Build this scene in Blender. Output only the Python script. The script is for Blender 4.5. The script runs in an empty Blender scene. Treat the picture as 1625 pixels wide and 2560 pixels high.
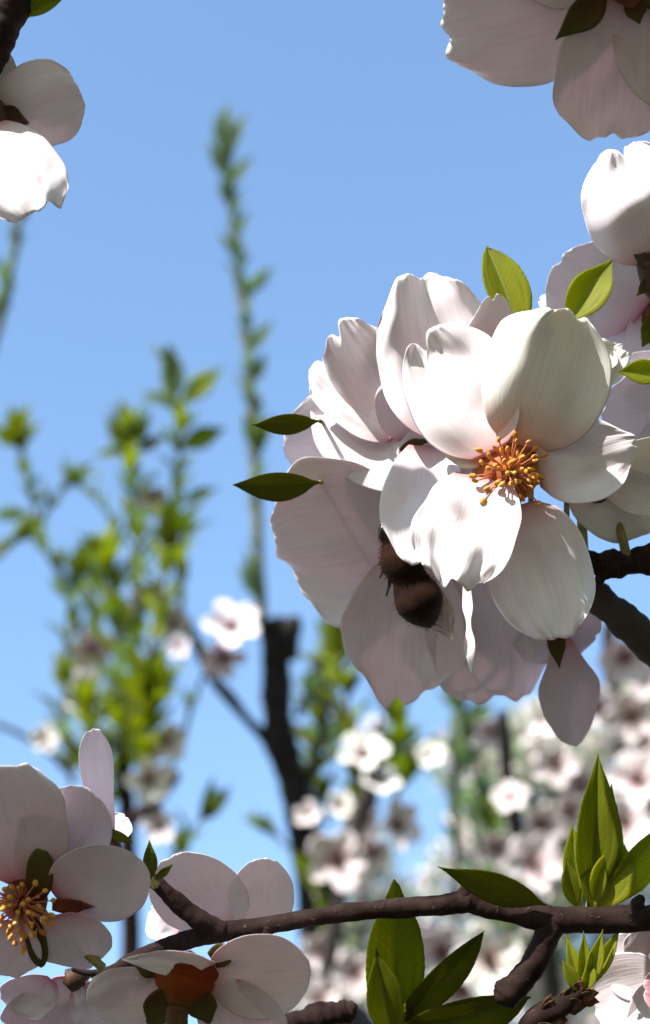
import bpy, math, random
import numpy as np
from mathutils import Vector, Matrix

# ------------------------------------------------------------------ camera, sky, sun, exposure
sc = bpy.context.scene
PITCH = math.radians(40.0)
CAM = Vector((0.0, 0.0, 1.7))
HF = math.radians(10.5)
SW = 36.0
FPX = 812.5 / math.tan(HF)                      # focal length in photograph pixels
cd = bpy.data.cameras.new('camera')
cam = bpy.data.objects.new('camera', cd)
sc.collection.objects.link(cam)
cam.location = CAM
cam.rotation_euler = (math.pi / 2 + PITCH, 0, 0)
cd.sensor_fit = 'HORIZONTAL'
cd.sensor_width = SW
cd.lens = SW / 2 / math.tan(HF)
cd.clip_start = 0.01
cd.clip_end = 2000
cd.dof.use_dof = True
cd.dof.focus_distance = 0.300
cd.dof.aperture_fstop = cd.lens / 3.1
sc.camera = cam
RIGHT = Vector((1, 0, 0))
FWD = Vector((0, math.cos(PITCH), math.sin(PITCH)))
UP = Vector((0, -math.sin(PITCH), math.cos(PITCH)))

SUN_CAM = Vector((-0.50, 0.85, 0.13)).normalized()      # towards the sun, in camera axes
SUN = (RIGHT * SUN_CAM.x + UP * SUN_CAM.y - FWD * SUN_CAM.z).normalized()
w = bpy.data.worlds.new('World')
sc.world = w
w.use_nodes = True
wn = w.node_tree.nodes
wn.clear()
wo = wn.new('ShaderNodeOutputWorld')
wb = wn.new('ShaderNodeBackground')
ws = wn.new('ShaderNodeTexSky')
ws.sky_type = 'NISHITA'
ws.sun_disc = False
ws.sun_elevation = math.asin(SUN.z)
ws.sun_rotation = math.atan2(SUN.x, SUN.y)
ws.altitude = 300
ws.air_density = 1.5
ws.dust_density = 0.2
ws.ozone_density = 4.0
wb.inputs['Strength'].default_value = 0.15
w.node_tree.links.new(ws.outputs[0], wb.inputs[0])
w.node_tree.links.new(wb.outputs[0], wo.inputs[0])
sl = bpy.data.lights.new('sun', 'SUN')
sl.energy = 5.0
sl.angle = math.radians(0.5)
sl.color = (1.0, 0.965, 0.92)
so = bpy.data.objects.new('sun', sl)
sc.collection.objects.link(so)
so.rotation_euler = (-SUN).to_track_quat('-Z', 'Y').to_euler()
so.location = (-2, -3, 6)
sc.view_settings.view_transform = 'Standard'
sc.view_settings.look = 'None'
sc.view_settings.exposure = 1.13
sc.view_settings.gamma = 1.0
sc.view_settings.use_curve_mapping = False
sc.cycles.use_denoising = True
sc.cycles.max_bounces = 10
sc.cycles.diffuse_bounces = 6
sc.cycles.transmission_bounces = 8
sc.cycles.transparent_max_bounces = 8

COL = sc.collection
R = random.Random(7)

# ------------------------------------------------------------------ materials
def newmat(name):
    m = bpy.data.materials.new(name)
    m.use_nodes = True
    n = m.node_tree.nodes
    n.clear()
    return m, n, m.node_tree.links

def ramp(n, pts):
    r = n.new('ShaderNodeValToRGB')
    e = r.color_ramp.elements
    while len(e) < len(pts):
        e.new(0.5)
    for i, (p, c) in enumerate(pts):
        e[i].position = p
        e[i].color = (*c, 1)
    return r

def blade_mat(name, pts, tcol, tfac, rough=0.5, spec=0.3, vein=60, vdark=0.9, bump=0.15, mid=None, var=0.0):
    """thin petal or leaf: colour runs along v of the uv map, fine veins, light passes through"""
    m, n, l = newmat(name)
    uv = n.new('ShaderNodeUVMap')
    sep = n.new('ShaderNodeSeparateXYZ')
    l.new(uv.outputs[0], sep.inputs[0])
    rp = ramp(n, pts)
    l.new(sep.outputs[1], rp.inputs[0])
    mp = n.new('ShaderNodeMapping')
    mp.inputs['Scale'].default_value = (vein, 2.5, 1)
    l.new(uv.outputs[0], mp.inputs[0])
    nz = n.new('ShaderNodeTexNoise')
    nz.inputs['Scale'].default_value = 1.0
    nz.inputs['Detail'].default_value = 3.0
    l.new(mp.outputs[0], nz.inputs['Vector'])
    vr = ramp(n, [(0.3, (vdark,) * 3), (0.6, (1, 1, 1))])
    l.new(nz.outputs[0], vr.inputs[0])
    mul = n.new('ShaderNodeMixRGB')
    mul.blend_type = 'MULTIPLY'
    mul.inputs[0].default_value = 1
    l.new(rp.outputs[0], mul.inputs[1])
    l.new(vr.outputs[0], mul.inputs[2])
    out = mul.outputs[0]
    # uneven pigment
    tc = n.new('ShaderNodeTexCoord')
    n2 = n.new('ShaderNodeTexNoise')
    n2.inputs['Scale'].default_value = 140
    n2.inputs['Detail'].default_value = 4
    l.new(tc.outputs['Object'], n2.inputs['Vector'])
    r2 = ramp(n, [(0.3, (1 - var - 0.06, 1 - var - 0.08, 1 - var - 0.07)), (0.7, (1, 1, 1))])
    l.new(n2.outputs[0], r2.inputs[0])
    mul2 = n.new('ShaderNodeMixRGB')
    mul2.blend_type = 'MULTIPLY'
    mul2.inputs[0].default_value = 1
    l.new(out, mul2.inputs[1])
    l.new(r2.outputs[0], mul2.inputs[2])
    out = mul2.outputs[0]
    if mid:
        # paler midrib at u = 0.5
        a = n.new('ShaderNodeMath'); a.operation = 'SUBTRACT'; a.inputs[1].default_value = 0.5
        l.new(sep.outputs[0], a.inputs[0])
        b = n.new('ShaderNodeMath'); b.operation = 'ABSOLUTE'
        l.new(a.outputs[0], b.inputs[0])
        c = n.new('ShaderNodeMath'); c.operation = 'LESS_THAN'; c.inputs[1].default_value = 0.035
        l.new(b.outputs[0], c.inputs[0])
        mx = n.new('ShaderNodeMixRGB')
        l.new(c.outputs[0], mx.inputs[0])
        l.new(out, mx.inputs[1])
        mx.inputs[2].default_value = (*mid, 1)
        out = mx.outputs[0]
        k1 = n.new('ShaderNodeMath'); k1.operation = 'MULTIPLY'; k1.inputs[1].default_value = 95; l.new(sep.outputs[1], k1.inputs[0])
        k2 = n.new('ShaderNodeMath'); k2.operation = 'MULTIPLY_ADD'; k2.inputs[1].default_value = -46; l.new(b.outputs[0], k2.inputs[0]); l.new(k1.outputs[0], k2.inputs[2])
        k3 = n.new('ShaderNodeMath'); k3.operation = 'SINE'; l.new(k2.outputs[0], k3.inputs[0])
        kr = ramp(n, [(0.80, (1, 1, 1)), (0.98, (1.0, 1.0, 1.0))]); kr.color_ramp.elements[0].color = (0.86, 0.86, 0.86, 1)
        l.new(k3.outputs[0], kr.inputs[0])
        km = n.new('ShaderNodeMixRGB'); km.blend_type = 'MULTIPLY'; km.inputs[0].default_value = 1
        l.new(out, km.inputs[1]); l.new(kr.outputs[0], km.inputs[2])
        out = km.outputs[0]
    bp = n.new('ShaderNodeBump')
    bp.inputs['Strength'].default_value = bump
    bp.inputs['Distance'].default_value = 0.0006
    l.new(nz.outputs[0], bp.inputs['Height'])
    p = n.new('ShaderNodeBsdfPrincipled')
    p.inputs['Roughness'].default_value = rough
    p.inputs['Specular IOR Level'].default_value = spec
    l.new(out, p.inputs['Base Color'])
    l.new(bp.outputs[0], p.inputs['Normal'])
    t = n.new('ShaderNodeBsdfTranslucent')
    tm = n.new('ShaderNodeMixRGB')
    tm.blend_type = 'MULTIPLY'
    tm.inputs[0].default_value = 1
    l.new(out, tm.inputs[1])
    tm.inputs[2].default_value = (*tcol, 1)
    l.new(tm.outputs[0], t.inputs[0])
    mixs = n.new('ShaderNodeMixShader')
    mixs.inputs[0].default_value = tfac
    l.new(p.outputs[0], mixs.inputs[1])
    l.new(t.outputs[0], mixs.inputs[2])
    o = n.new('ShaderNodeOutputMaterial')
    l.new(mixs.outputs[0], o.inputs[0])
    return m

def plain_mat(name, c1, c2, scale=200, rough=0.7, bump=0.3, spec=0.3, dist=0.001, stretch=(1, 1, 1), detail=6):
    m, n, l = newmat(name)
    tc = n.new('ShaderNodeTexCoord')
    mp = n.new('ShaderNodeMapping')
    mp.inputs['Scale'].default_value = stretch
    l.new(tc.outputs['Object'], mp.inputs[0])
    nz = n.new('ShaderNodeTexNoise')
    nz.inputs['Scale'].default_value = scale
    nz.inputs['Detail'].default_value = detail
    l.new(mp.outputs[0], nz.inputs['Vector'])
    rp = ramp(n, [(0.3, c1), (0.68, c2)])
    l.new(nz.outputs[0], rp.inputs[0])
    bp = n.new('ShaderNodeBump')
    bp.inputs['Strength'].default_value = bump
    bp.inputs['Distance'].default_value = dist
    l.new(nz.outputs[0], bp.inputs['Height'])
    p = n.new('ShaderNodeBsdfPrincipled')
    p.inputs['Roughness'].default_value = rough
    p.inputs['Specular IOR Level'].default_value = spec
    l.new(rp.outputs[0], p.inputs['Base Color'])
    l.new(bp.outputs[0], p.inputs['Normal'])
    o = n.new('ShaderNodeOutputMaterial')
    l.new(p.outputs[0], o.inputs[0])
    return m

M = {}
M['petal'] = blade_mat('petal', [(0.0, (0.62, 0.26, 0.26)), (0.08, (0.78, 0.58, 0.58)), (0.22, (0.86, 0.775, 0.79)), (1.0, (0.89, 0.835, 0.85))],
                       (0.95, 0.80, 0.78), 0.18, 0.6, 0.12, 44, 0.92, 0.14)
M['petal_cream'] = blade_mat('petal_cream', [(0.0, (0.70, 0.36, 0.34)), (0.12, (0.80, 0.62, 0.56)), (0.35, (0.86, 0.82, 0.76)), (1.0, (0.88, 0.86, 0.79))],
                             (0.95, 0.90, 0.72), 0.18, 0.6, 0.12, 44, 0.92, 0.14)
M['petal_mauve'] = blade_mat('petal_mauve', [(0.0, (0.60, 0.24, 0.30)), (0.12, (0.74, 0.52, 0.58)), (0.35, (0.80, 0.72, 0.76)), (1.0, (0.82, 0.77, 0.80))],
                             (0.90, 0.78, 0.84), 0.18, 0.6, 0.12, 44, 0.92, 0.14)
M['petal_pink'] = blade_mat('petal_pink', [(0.0, (0.62, 0.10, 0.18)), (0.4, (0.80, 0.34, 0.42)), (0.8, (0.86, 0.62, 0.66)), (1.0, (0.87, 0.76, 0.78))],
                            (0.95, 0.7, 0.72), 0.18, 0.6, 0.12, 44, 0.92, 0.14)
M['petal_rose'] = blade_mat('petal_rose', [(0.0, (0.60, 0.08, 0.15)), (0.75, (0.70, 0.15, 0.24)), (0.92, (0.80, 0.42, 0.48)), (1.0, (0.86, 0.70, 0.73))],
                             (0.95, 0.7, 0.72), 0.25, 0.6, 0.12, 44, 0.92, 0.16)
M['petal_blush'] = blade_mat('petal_blush', [(0.0, (0.52, 0.28, 0.28)), (0.2, (0.70, 0.52, 0.52)), (0.45, (0.82, 0.73, 0.72)), (1.0, (0.85, 0.77, 0.75))],
                             (0.95, 0.8, 0.8), 0.18, 0.6, 0.12, 44, 0.92, 0.14)
M['leaf'] = blade_mat('leaf', [(0.0, (0.28, 0.31, 0.016)), (0.5, (0.24, 0.27, 0.012)), (1.0, (0.21, 0.24, 0.014))],
                      (1.8, 1.7, 0.4), 0.55, 0.60, 0.15, 14, 0.8, 0.35, mid=(0.17, 0.20, 0.03), var=0.1)
M['leaf_young'] = blade_mat('leaf_young', [(0.0, (0.40, 0.41, 0.03)), (0.5, (0.35, 0.37, 0.02)), (1.0, (0.30, 0.32, 0.02))],
                            (1.7, 1.7, 0.4), 0.55, 0.55, 0.2, 14, 0.8, 0.3, mid=(0.32, 0.36, 0.10), var=0.08)
M['leaf_dark'] = blade_mat('leaf_dark', [(0.0, (0.15, 0.16, 0.009)), (1.0, (0.13, 0.145, 0.009))],
                           (1.7, 1.6, 0.4), 0.48, 0.6, 0.12, 14, 0.8, 0.35, mid=(0.11, 0.14, 0.03), var=0.1)
M['sepal'] = blade_mat('sepal', [(0.0, (0.12, 0.045, 0.015)), (0.5, (0.12, 0.085, 0.022)), (1.0, (0.11, 0.11, 0.025))],
                       (1.4, 1.2, 0.5), 0.3, 0.6, 0.2, 18, 0.8, 0.3, var=0.15)
M['calyx'] = plain_mat('calyx', (0.075, 0.012, 0.005), (0.17, 0.040, 0.010), 260, 0.6, 0.3)
M['throat'] = plain_mat('throat', (0.24, 0.045, 0.010), (0.48, 0.16, 0.025), 300, 0.6, 0.3)
M['calyx_red'] = blade_mat('calyx_red', [(0.0, (0.20, 0.15, 0.025)), (0.3, (0.24, 0.075, 0.012)), (0.6, (0.24, 0.040, 0.008)), (1.0, (0.14, 0.018, 0.006))], (1.8, 0.9, 0.3), 0.45, 0.6, 0.15, 18, 0.8, 0.3, var=0.15)
M['calyx_dark'] = plain_mat('calyx_dark', (0.028, 0.012, 0.006), (0.07, 0.03, 0.012), 260, 0.6, 0.3)
M['filament'] = plain_mat('filament', (0.42, 0.11, 0.06), (0.60, 0.24, 0.13), 300, 0.5, 0.1)
M['anther'] = plain_mat('anther', (0.44, 0.15, 0.02), (0.72, 0.36, 0.06), 900, 0.75, 0.5)
M['anther_yellow'] = plain_mat('anther_yellow', (0.50, 0.30, 0.06), (0.66, 0.46, 0.12), 900, 0.75, 0.5)
M['pistil'] = plain_mat('pistil', (0.32, 0.34, 0.06), (0.46, 0.45, 0.12), 300, 0.6, 0.1)
M['pedicel'] = plain_mat('pedicel', (0.13, 0.11, 0.03), (0.24, 0.19, 0.05), 300, 0.6, 0.2)
def bark_mat(name, c1, c2, c3):
    m, n, l = newmat(name)
    uv = n.new('ShaderNodeUVMap')
    tc = n.new('ShaderNodeTexCoord')
    a = n.new('ShaderNodeTexNoise'); a.inputs['Scale'].default_value = 240; a.inputs['Detail'].default_value = 8
    l.new(tc.outputs['Object'], a.inputs['Vector'])
    r1 = ramp(n, [(0.32, c1), (0.66, c2)]); l.new(a.outputs[0], r1.inputs[0])
    mp = n.new('ShaderNodeMapping'); mp.inputs['Scale'].default_value = (9, 120, 1); l.new(uv.outputs[0], mp.inputs[0])
    b = n.new('ShaderNodeTexNoise'); b.inputs['Scale'].default_value = 1; b.inputs['Detail'].default_value = 3; l.new(mp.outputs[0], b.inputs['Vector'])
    r2 = ramp(n, [(0.60, (0, 0, 0)), (0.70, (1, 1, 1))]); l.new(b.outputs[0], r2.inputs[0])
    mx = n.new('ShaderNodeMixRGB'); l.new(r2.outputs[0], mx.inputs[0]); l.new(r1.outputs[0], mx.inputs[1]); mx.inputs[2].default_value = (*c3, 1)
    ad = n.new('ShaderNodeMath'); ad.operation = 'ADD'; l.new(a.outputs[0], ad.inputs[0]); l.new(r2.outputs[0], ad.inputs[1])
    bp = n.new('ShaderNodeBump'); bp.inputs['Strength'].default_value = 0.6; bp.inputs['Distance'].default_value = 0.0007; l.new(ad.outputs[0], bp.inputs['Height'])
    p = n.new('ShaderNodeBsdfPrincipled'); p.inputs['Roughness'].default_value = 0.8; p.inputs['Specular IOR Level'].default_value = 0.08
    l.new(mx.outputs[0], p.inputs['Base Color']); l.new(bp.outputs[0], p.inputs['Normal'])
    o = n.new('ShaderNodeOutputMaterial'); l.new(p.outputs[0], o.inputs[0])
    return m
M['bark'] = bark_mat('bark', (0.012, 0.006, 0.005), (0.032, 0.018, 0.015), (0.060, 0.040, 0.033))
M['old_bark'] = plain_mat('bark', (0.006, 0.004, 0.0035), (0.018, 0.012, 0.011), 330, 0.75, 0.5, 0.25, 0.0010, (1, 1, 1), 8)
M['bark_grey'] = plain_mat('bark_grey', (0.020, 0.016, 0.014), (0.060, 0.046, 0.040), 60, 0.8, 0.8, 0.2, 0.002)
M['bark_dark'] = plain_mat('bark_dark', (0.008, 0.007, 0.007), (0.028, 0.022, 0.020), 60, 0.8, 0.8, 0.2, 0.003)
M['scale'] = plain_mat('scale', (0.025, 0.009, 0.004), (0.11, 0.042, 0.014), 500, 0.7, 0.5)
M['shoot'] = plain_mat('shoot', (0.12, 0.13, 0.08), (0.22, 0.20, 0.13), 60, 0.7, 0.3)
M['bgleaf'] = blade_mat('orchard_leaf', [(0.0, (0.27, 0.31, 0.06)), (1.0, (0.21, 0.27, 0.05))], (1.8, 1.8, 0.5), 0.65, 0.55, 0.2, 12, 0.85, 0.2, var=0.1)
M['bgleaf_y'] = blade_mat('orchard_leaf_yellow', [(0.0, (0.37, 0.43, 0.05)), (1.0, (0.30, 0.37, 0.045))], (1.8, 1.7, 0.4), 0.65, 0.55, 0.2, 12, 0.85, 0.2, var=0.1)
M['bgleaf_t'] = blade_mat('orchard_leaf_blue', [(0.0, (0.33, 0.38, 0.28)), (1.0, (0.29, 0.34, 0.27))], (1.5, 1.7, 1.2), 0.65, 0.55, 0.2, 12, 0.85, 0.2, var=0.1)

def ground_mat():
    m, n, l = newmat('orchard_ground')
    tc = n.new('ShaderNodeTexCoord')
    a = n.new('ShaderNodeTexNoise'); a.inputs['Scale'].default_value = 0.8; a.inputs['Detail'].default_value = 8
    l.new(tc.outputs['Object'], a.inputs['Vector'])
    r1 = ramp(n, [(0.35, (0.15, 0.095, 0.075)), (0.52, (0.11, 0.080, 0.058)), (0.66, (0.055, 0.060, 0.025))])
    l.new(a.outputs[0], r1.inputs[0])
    b = n.new('ShaderNodeTexNoise'); b.inputs['Scale'].default_value = 30; b.inputs['Detail'].default_value = 6
    l.new(tc.outputs['Object'], b.inputs['Vector'])
    bp = n.new('ShaderNodeBump'); bp.inputs['Strength'].default_value = 0.8; bp.inputs['Distance'].default_value = 0.05
    l.new(b.outputs[0], bp.inputs['Height'])
    p = n.new('ShaderNodeBsdfPrincipled'); p.inputs['Roughness'].default_value = 0.95
    l.new(r1.outputs[0], p.inputs['Base Color']); l.new(bp.outputs[0], p.inputs['Normal'])
    o = n.new('ShaderNodeOutputMaterial'); l.new(p.outputs[0], o.inputs[0])
    return m

# ------------------------------------------------------------------ mesh helpers
def make_mesh(name, verts, faces, mat, uvs=None, smooth=True):
    me = bpy.data.meshes.new(name)
    me.from_pydata([tuple(map(float, v)) for v in verts], [], faces)
    if uvs is not None:
        ul = me.uv_layers.new(name='UVMap')
        vi = np.empty(len(me.loops), dtype=np.int32)
        me.loops.foreach_get('vertex_index', vi)
        arr = np.asarray(uvs, dtype=np.float32)[vi]
        ul.data.foreach_set('uv', arr.ravel())
    if smooth:
        me.polygons.foreach_set('use_smooth', [True] * len(me.polygons))
    if mat is not None:
        me.materials.append(mat)
    me.update()
    return me

def link(name, me, parent=None):
    o = bpy.data.objects.new(name, me)
    COL.objects.link(o)
    if parent is not None:
        o.parent = parent
    return o

def smoothtab(x, tab):
    """smooth curve through a table of points"""
    xs = np.array([a for a, b in tab]); ys = np.array([b for a, b in tab])
    m = np.gradient(ys, xs)
    x = np.clip(x, xs[0], xs[-1])
    i = np.clip(np.searchsorted(xs, x) - 1, 0, len(xs) - 2)
    h = xs[i + 1] - xs[i]
    t = (x - xs[i]) / h
    return ((2 * t**3 - 3 * t**2 + 1) * ys[i] + (t**3 - 2 * t**2 + t) * h * m[i]
            + (-2 * t**3 + 3 * t**2) * ys[i + 1] + (t**3 - t**2) * h * m[i + 1])

PET = [(0, 0.10), (0.08, 0.20), (0.25, 0.60), (0.45, 0.90), (0.62, 1.0), (0.8, 0.95), (0.92, 0.80), (1, 0.62)]
ROUND = [(0, 0.16), (0.08, 0.40), (0.25, 0.80), (0.45, 0.98), (0.6, 1.0), (0.8, 0.9), (0.92, 0.74), (1, 0.58)]
WIDE = [(0, 0.25), (0.10, 0.55), (0.25, 0.82), (0.45, 0.97), (0.6, 1.0), (0.8, 0.96), (0.92, 0.84), (1, 0.68)]
LEAF = [(0, 0.06), (0.06, 0.16), (0.2, 0.62), (0.4, 0.97), (0.5, 1.0), (0.7, 0.78), (0.88, 0.34), (1, 0.02)]
OVAL = [(0, 0.06), (0.06, 0.2), (0.2, 0.66), (0.45, 1.0), (0.65, 0.95), (0.85, 0.62), (0.95, 0.33), (1, 0.06)]
FULL = [(0, 0.55), (0.15, 0.82), (0.4, 1.0), (0.65, 0.96), (0.85, 0.76), (1, 0.5)]
BROAD = [(0, 0.55), (0.15, 0.78), (0.4, 0.95), (0.68, 1.0), (0.88, 0.86), (1, 0.66)]
DISC = [(0, 0.25), (0.08, 0.56), (0.2, 0.80), (0.35, 0.95), (0.5, 1.0), (0.65, 0.97), (0.8, 0.86), (0.92, 0.66), (1, 0.46)]
BLUNT = [(0, 0.08), (0.06, 0.22), (0.2, 0.66), (0.45, 1.0), (0.7, 0.98), (0.88, 0.72), (1, 0.3)]
SEP = [(0, 0.7), (0.2, 0.9), (0.4, 1.0), (0.7, 0.85), (0.88, 0.55), (1, 0.2)]

def blade_geo(a, s, n, L, W, prof, cup, bend, notch, tipdrop, ruf, irr, seed, nu, nv, th, fold=0.0, twist=0.0, nc=None, nw=0.13, rec=(0, 0), teeth=0.0):
    """a petal or leaf blade with thickness. a, s, n: unit axis, side and facing vectors. Returns verts, faces, uvs."""
    rg = np.random.RandomState(seed)
    u = np.linspace(0, 1, nu)[:, None]
    v = np.linspace(-1, 1, nv)[None, :]
    ph = rg.rand(24) * 6.283
    av = np.abs(v)
    edge = irr * (0.6 * np.sin(4.3 * v + ph[0]) + 0.4 * np.sin(9.7 * v + ph[1]) + 0.14 * np.sin(19 * v + ph[2]))
    rc = (rg.rand() - 0.5) * 0.25
    nc = rc if nc is None else nc
    xm = 1 - tipdrop * av**2.2 - notch * np.exp(-((v - nc) / nw)**2) + edge
    x = u * (xm * u**1.5 + (1 - u**1.5) * (1 - 0.4 * (1 - xm)))
    ww = smoothtab(u, prof)
    side = 1 + irr * 0.8 * (np.sin(7 * u + ph[3] + 2 * (v > 0)) + 0.6 * np.sin(17 * u + ph[4] + 3 * (v > 0))) * av
    y = ww * v * side
    if teeth:
        y = y * (1 + teeth * ((u * 17) % 1.0 - 0.5) * av**6)
    if abs(cup) > 1e-3:
        ang = cup * y
        ys = np.sin(ang) / cup
        zs = (1 - np.cos(ang)) / cup
    else:
        ys, zs = y, 0 * y
    # creases and ruffles grow toward the rim
    rim = np.clip(0.25 * u + 0.9 * u**2 + 0.55 * u * av**2, 0, 1.4)
    rf = ruf * rim * (0.5 * np.sin(4.2 * v + 2.0 * u + ph[5]) + 0.20 * np.sin(7.5 * v - 3 * u + ph[6])
                      + 0.07 * np.sin(15 * v + 5 * u + ph[7]) + 0.3 * np.sin(6 * u + 2.5 * v + ph[8])
                      + 0.04 * np.sin(26 * v + 9 * u + ph[9]) + 0.10 * np.sin(19 * u - 7 * v + ph[10]))
    for q in range(7):
        cu, cv, sg, am = 0.25 + 0.75 * rg.rand(), rg.uniform(-1, 1), rg.uniform(0.10, 0.26), rg.uniform(-1, 1)
        th_ = rg.uniform(-1.2, 1.2)
        aa = (u - cu) * np.cos(th_) + (v - cv) * 0.5 * np.sin(th_)
        bb = -(u - cu) * np.sin(th_) + (v - cv) * 0.5 * np.cos(th_)
        rf = rf + ruf * 0.95 * am * np.exp(-(aa / (sg * 1.9))**2 - (bb / (sg * 0.8))**2) * np.clip(u * 2.5, 0, 1)
    rf = rf + ruf * 0.09 * np.clip(u * 3 - 2, 0, 1)**2 * np.sin(33 * v + 4 * u + ph[11])
    z = zs * W / 2 + bend * L * (4 * x * (1 - x)) + rf * W / 2 + fold * W / 2 * np.abs(y)
    z = z - W / 2 * u * (rec[0] * np.clip(-y - 0.35, 0, 1)**2 + rec[1] * np.clip(y - 0.35, 0, 1)**2) * 2.4
    if twist:
        tw = twist * x
        ys2 = ys * np.cos(tw); z = z + ys * np.sin(tw) * W / 2; ys = ys2
    P = (a[None, None, :] * (x * L)[..., None] + s[None, None, :] * (ys * W / 2)[..., None] + n[None, None, :] * z[..., None])
    du = np.gradient(P, axis=0); dv = np.gradient(P, axis=1)
    N = np.cross(dv, du)
    ln = np.linalg.norm(N, axis=2, keepdims=True)
    N = np.where(ln > 1e-12, N / np.maximum(ln, 1e-12), n)
    tprof = th * (0.35 + 0.65 * np.clip((1 - av) * 4, 0, 1) * np.clip((1 - u) * 8, 0, 1))
    top = P + N * (tprof / 2)[..., None]
    bot = P - N * (tprof / 2)[..., None]
    verts = np.concatenate([top.reshape(-1, 3), bot.reshape(-1, 3)])
    K = nu * nv
    I = np.arange(K).reshape(nu, nv)
    f = []
    A, B, C, D = I[:-1, :-1].ravel(), I[:-1, 1:].ravel(), I[1:, 1:].ravel(), I[1:, :-1].ravel()
    f += list(zip(A.tolist(), B.tolist(), C.tolist(), D.tolist()))
    f += list(zip((D + K).tolist(), (C + K).tolist(), (B + K).tolist(), (A + K).tolist()))
    ring = list(I[0, :]) + list(I[1:, -1]) + list(I[-1, -2::-1]) + list(I[-2:0:-1, 0])
    ring = [int(r) for r in ring]
    for i in range(len(ring)):
        p, q = ring[i], ring[(i + 1) % len(ring)]
        f.append((q, p, p + K, q + K))
    uvv = np.stack([np.broadcast_to((v + 1) / 2, (nu, nv)), np.broadcast_to(u, (nu, nv))], -1).reshape(-1, 2)
    return verts, f, np.concatenate([uvv, uvv])

def catmull(pts, n):
    pts = [np.array(p, float) for p in pts]
    pts = [2 * pts[0] - pts[1]] + pts + [2 * pts[-1] - pts[-2]]
    out = []
    for i in range(1, len(pts) - 2):
        p0, p1, p2, p3 = pts[i - 1], pts[i], pts[i + 1], pts[i + 2]
        for k in range(n):
            t = k / n
            out.append(0.5 * ((2 * p1) + (-p0 + p2) * t + (2 * p0 - 5 * p1 + 4 * p2 - p3) * t * t + (-p0 + 3 * p1 - 3 * p2 + p3) * t**3))
    out.append(pts[-2])
    return np.array(out)

def tube_geo(pts, ns=10, sub=6, rough=0.0, seed=0, capround=True):
    """pts: (x, y, z, r). Returns verts, faces, uvs of a closed tapering tube along a smooth path"""
    rg = np.random.RandomState(seed)
    C = catmull(pts, sub)
    P, rr = C[:, :3], C[:, 3]
    T = np.gradient(P, axis=0)
    T /= np.maximum(np.linalg.norm(T, axis=1, keepdims=True), 1e-9)
    ref = np.array([0.0, 0.0, 1.0]) if abs(T[0, 2]) < 0.9 else np.array([1.0, 0, 0])
    verts, uvs, faces = [], [], []
    b = np.cross(T[0], ref); b /= np.linalg.norm(b)
    nseg = len(P)
    ph = rg.rand(8) * 6.28
    for i in range(nseg):
        b = b - T[i] * np.dot(b, T[i]); b /= np.linalg.norm(b)
        c = np.cross(T[i], b)
        for k in range(ns):
            th = 2 * math.pi * k / ns
            r = rr[i]
            if rough:
                r *= 1 + rough * (0.5 * math.sin(2 * th + i * 0.45 + ph[0]) + 0.4 * math.sin(3 * th - i * 0.8 + ph[1])
                                  + 0.5 * math.sin(i * 0.62 + ph[2]) + 0.35 * math.sin(i * 1.7 + th + ph[3])) + rough * 0.35 * (rg.rand() - 0.5) * r
            verts.append(P[i] + (b * math.cos(th) + c * math.sin(th)) * r)
            uvs.append((k / ns, i / (nseg - 1)))
    for i in range(nseg - 1):
        for k in range(ns):
            k2 = (k + 1) % ns
            faces.append((i * ns + k, i * ns + k2, (i + 1) * ns + k2, (i + 1) * ns + k))
    for end, idx in ((0, 0), (1, nseg - 1)):
        off = (-1 if end == 0 else 1) * rr[idx] * (0.5 if capround else 0.05)
        verts.append(P[idx] + T[idx] * off)
        uvs.append((0.5, float(end)))
        ci = len(verts) - 1
        for k in range(ns):
            k2 = (k + 1) % ns
            q = idx * ns
            faces.append((q + k2, q + k, ci) if end == 0 else (q + k, q + k2, ci))
    return np.array(verts), faces, np.array(uvs)

# ------------------------------------------------------------------ things laid out at a point of the place
def at(px, py, d):
    return CAM + FWD * d + RIGHT * ((px - 812.5) / FPX * d) - UP * ((py - 1280) / FPX * d)

LABELS = []
class Thing:
    """an Empty at the thing's base; px() turns offsets (photo pixels, y down, z toward the viewer) into metres at its own distance"""
    def __init__(s, name, label, cat, c, d, group=None):
        s.c, s.d, s.k = c, d, d / FPX
        e = bpy.data.objects.new(name, None)
        e.empty_display_size = 0.005
        COL.objects.link(e)
        e.location = at(c[0], c[1], d)
        e.rotation_euler = cam.rotation_euler
        e['label'] = label
        e['category'] = cat
        if group:
            e['group'] = group
        s.e = e
        LABELS.append(label)
    def loc(s, x, y, z=0):
        return np.array([(x - s.c[0]) * s.k, -(y - s.c[1]) * s.k, z * s.k])

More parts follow.
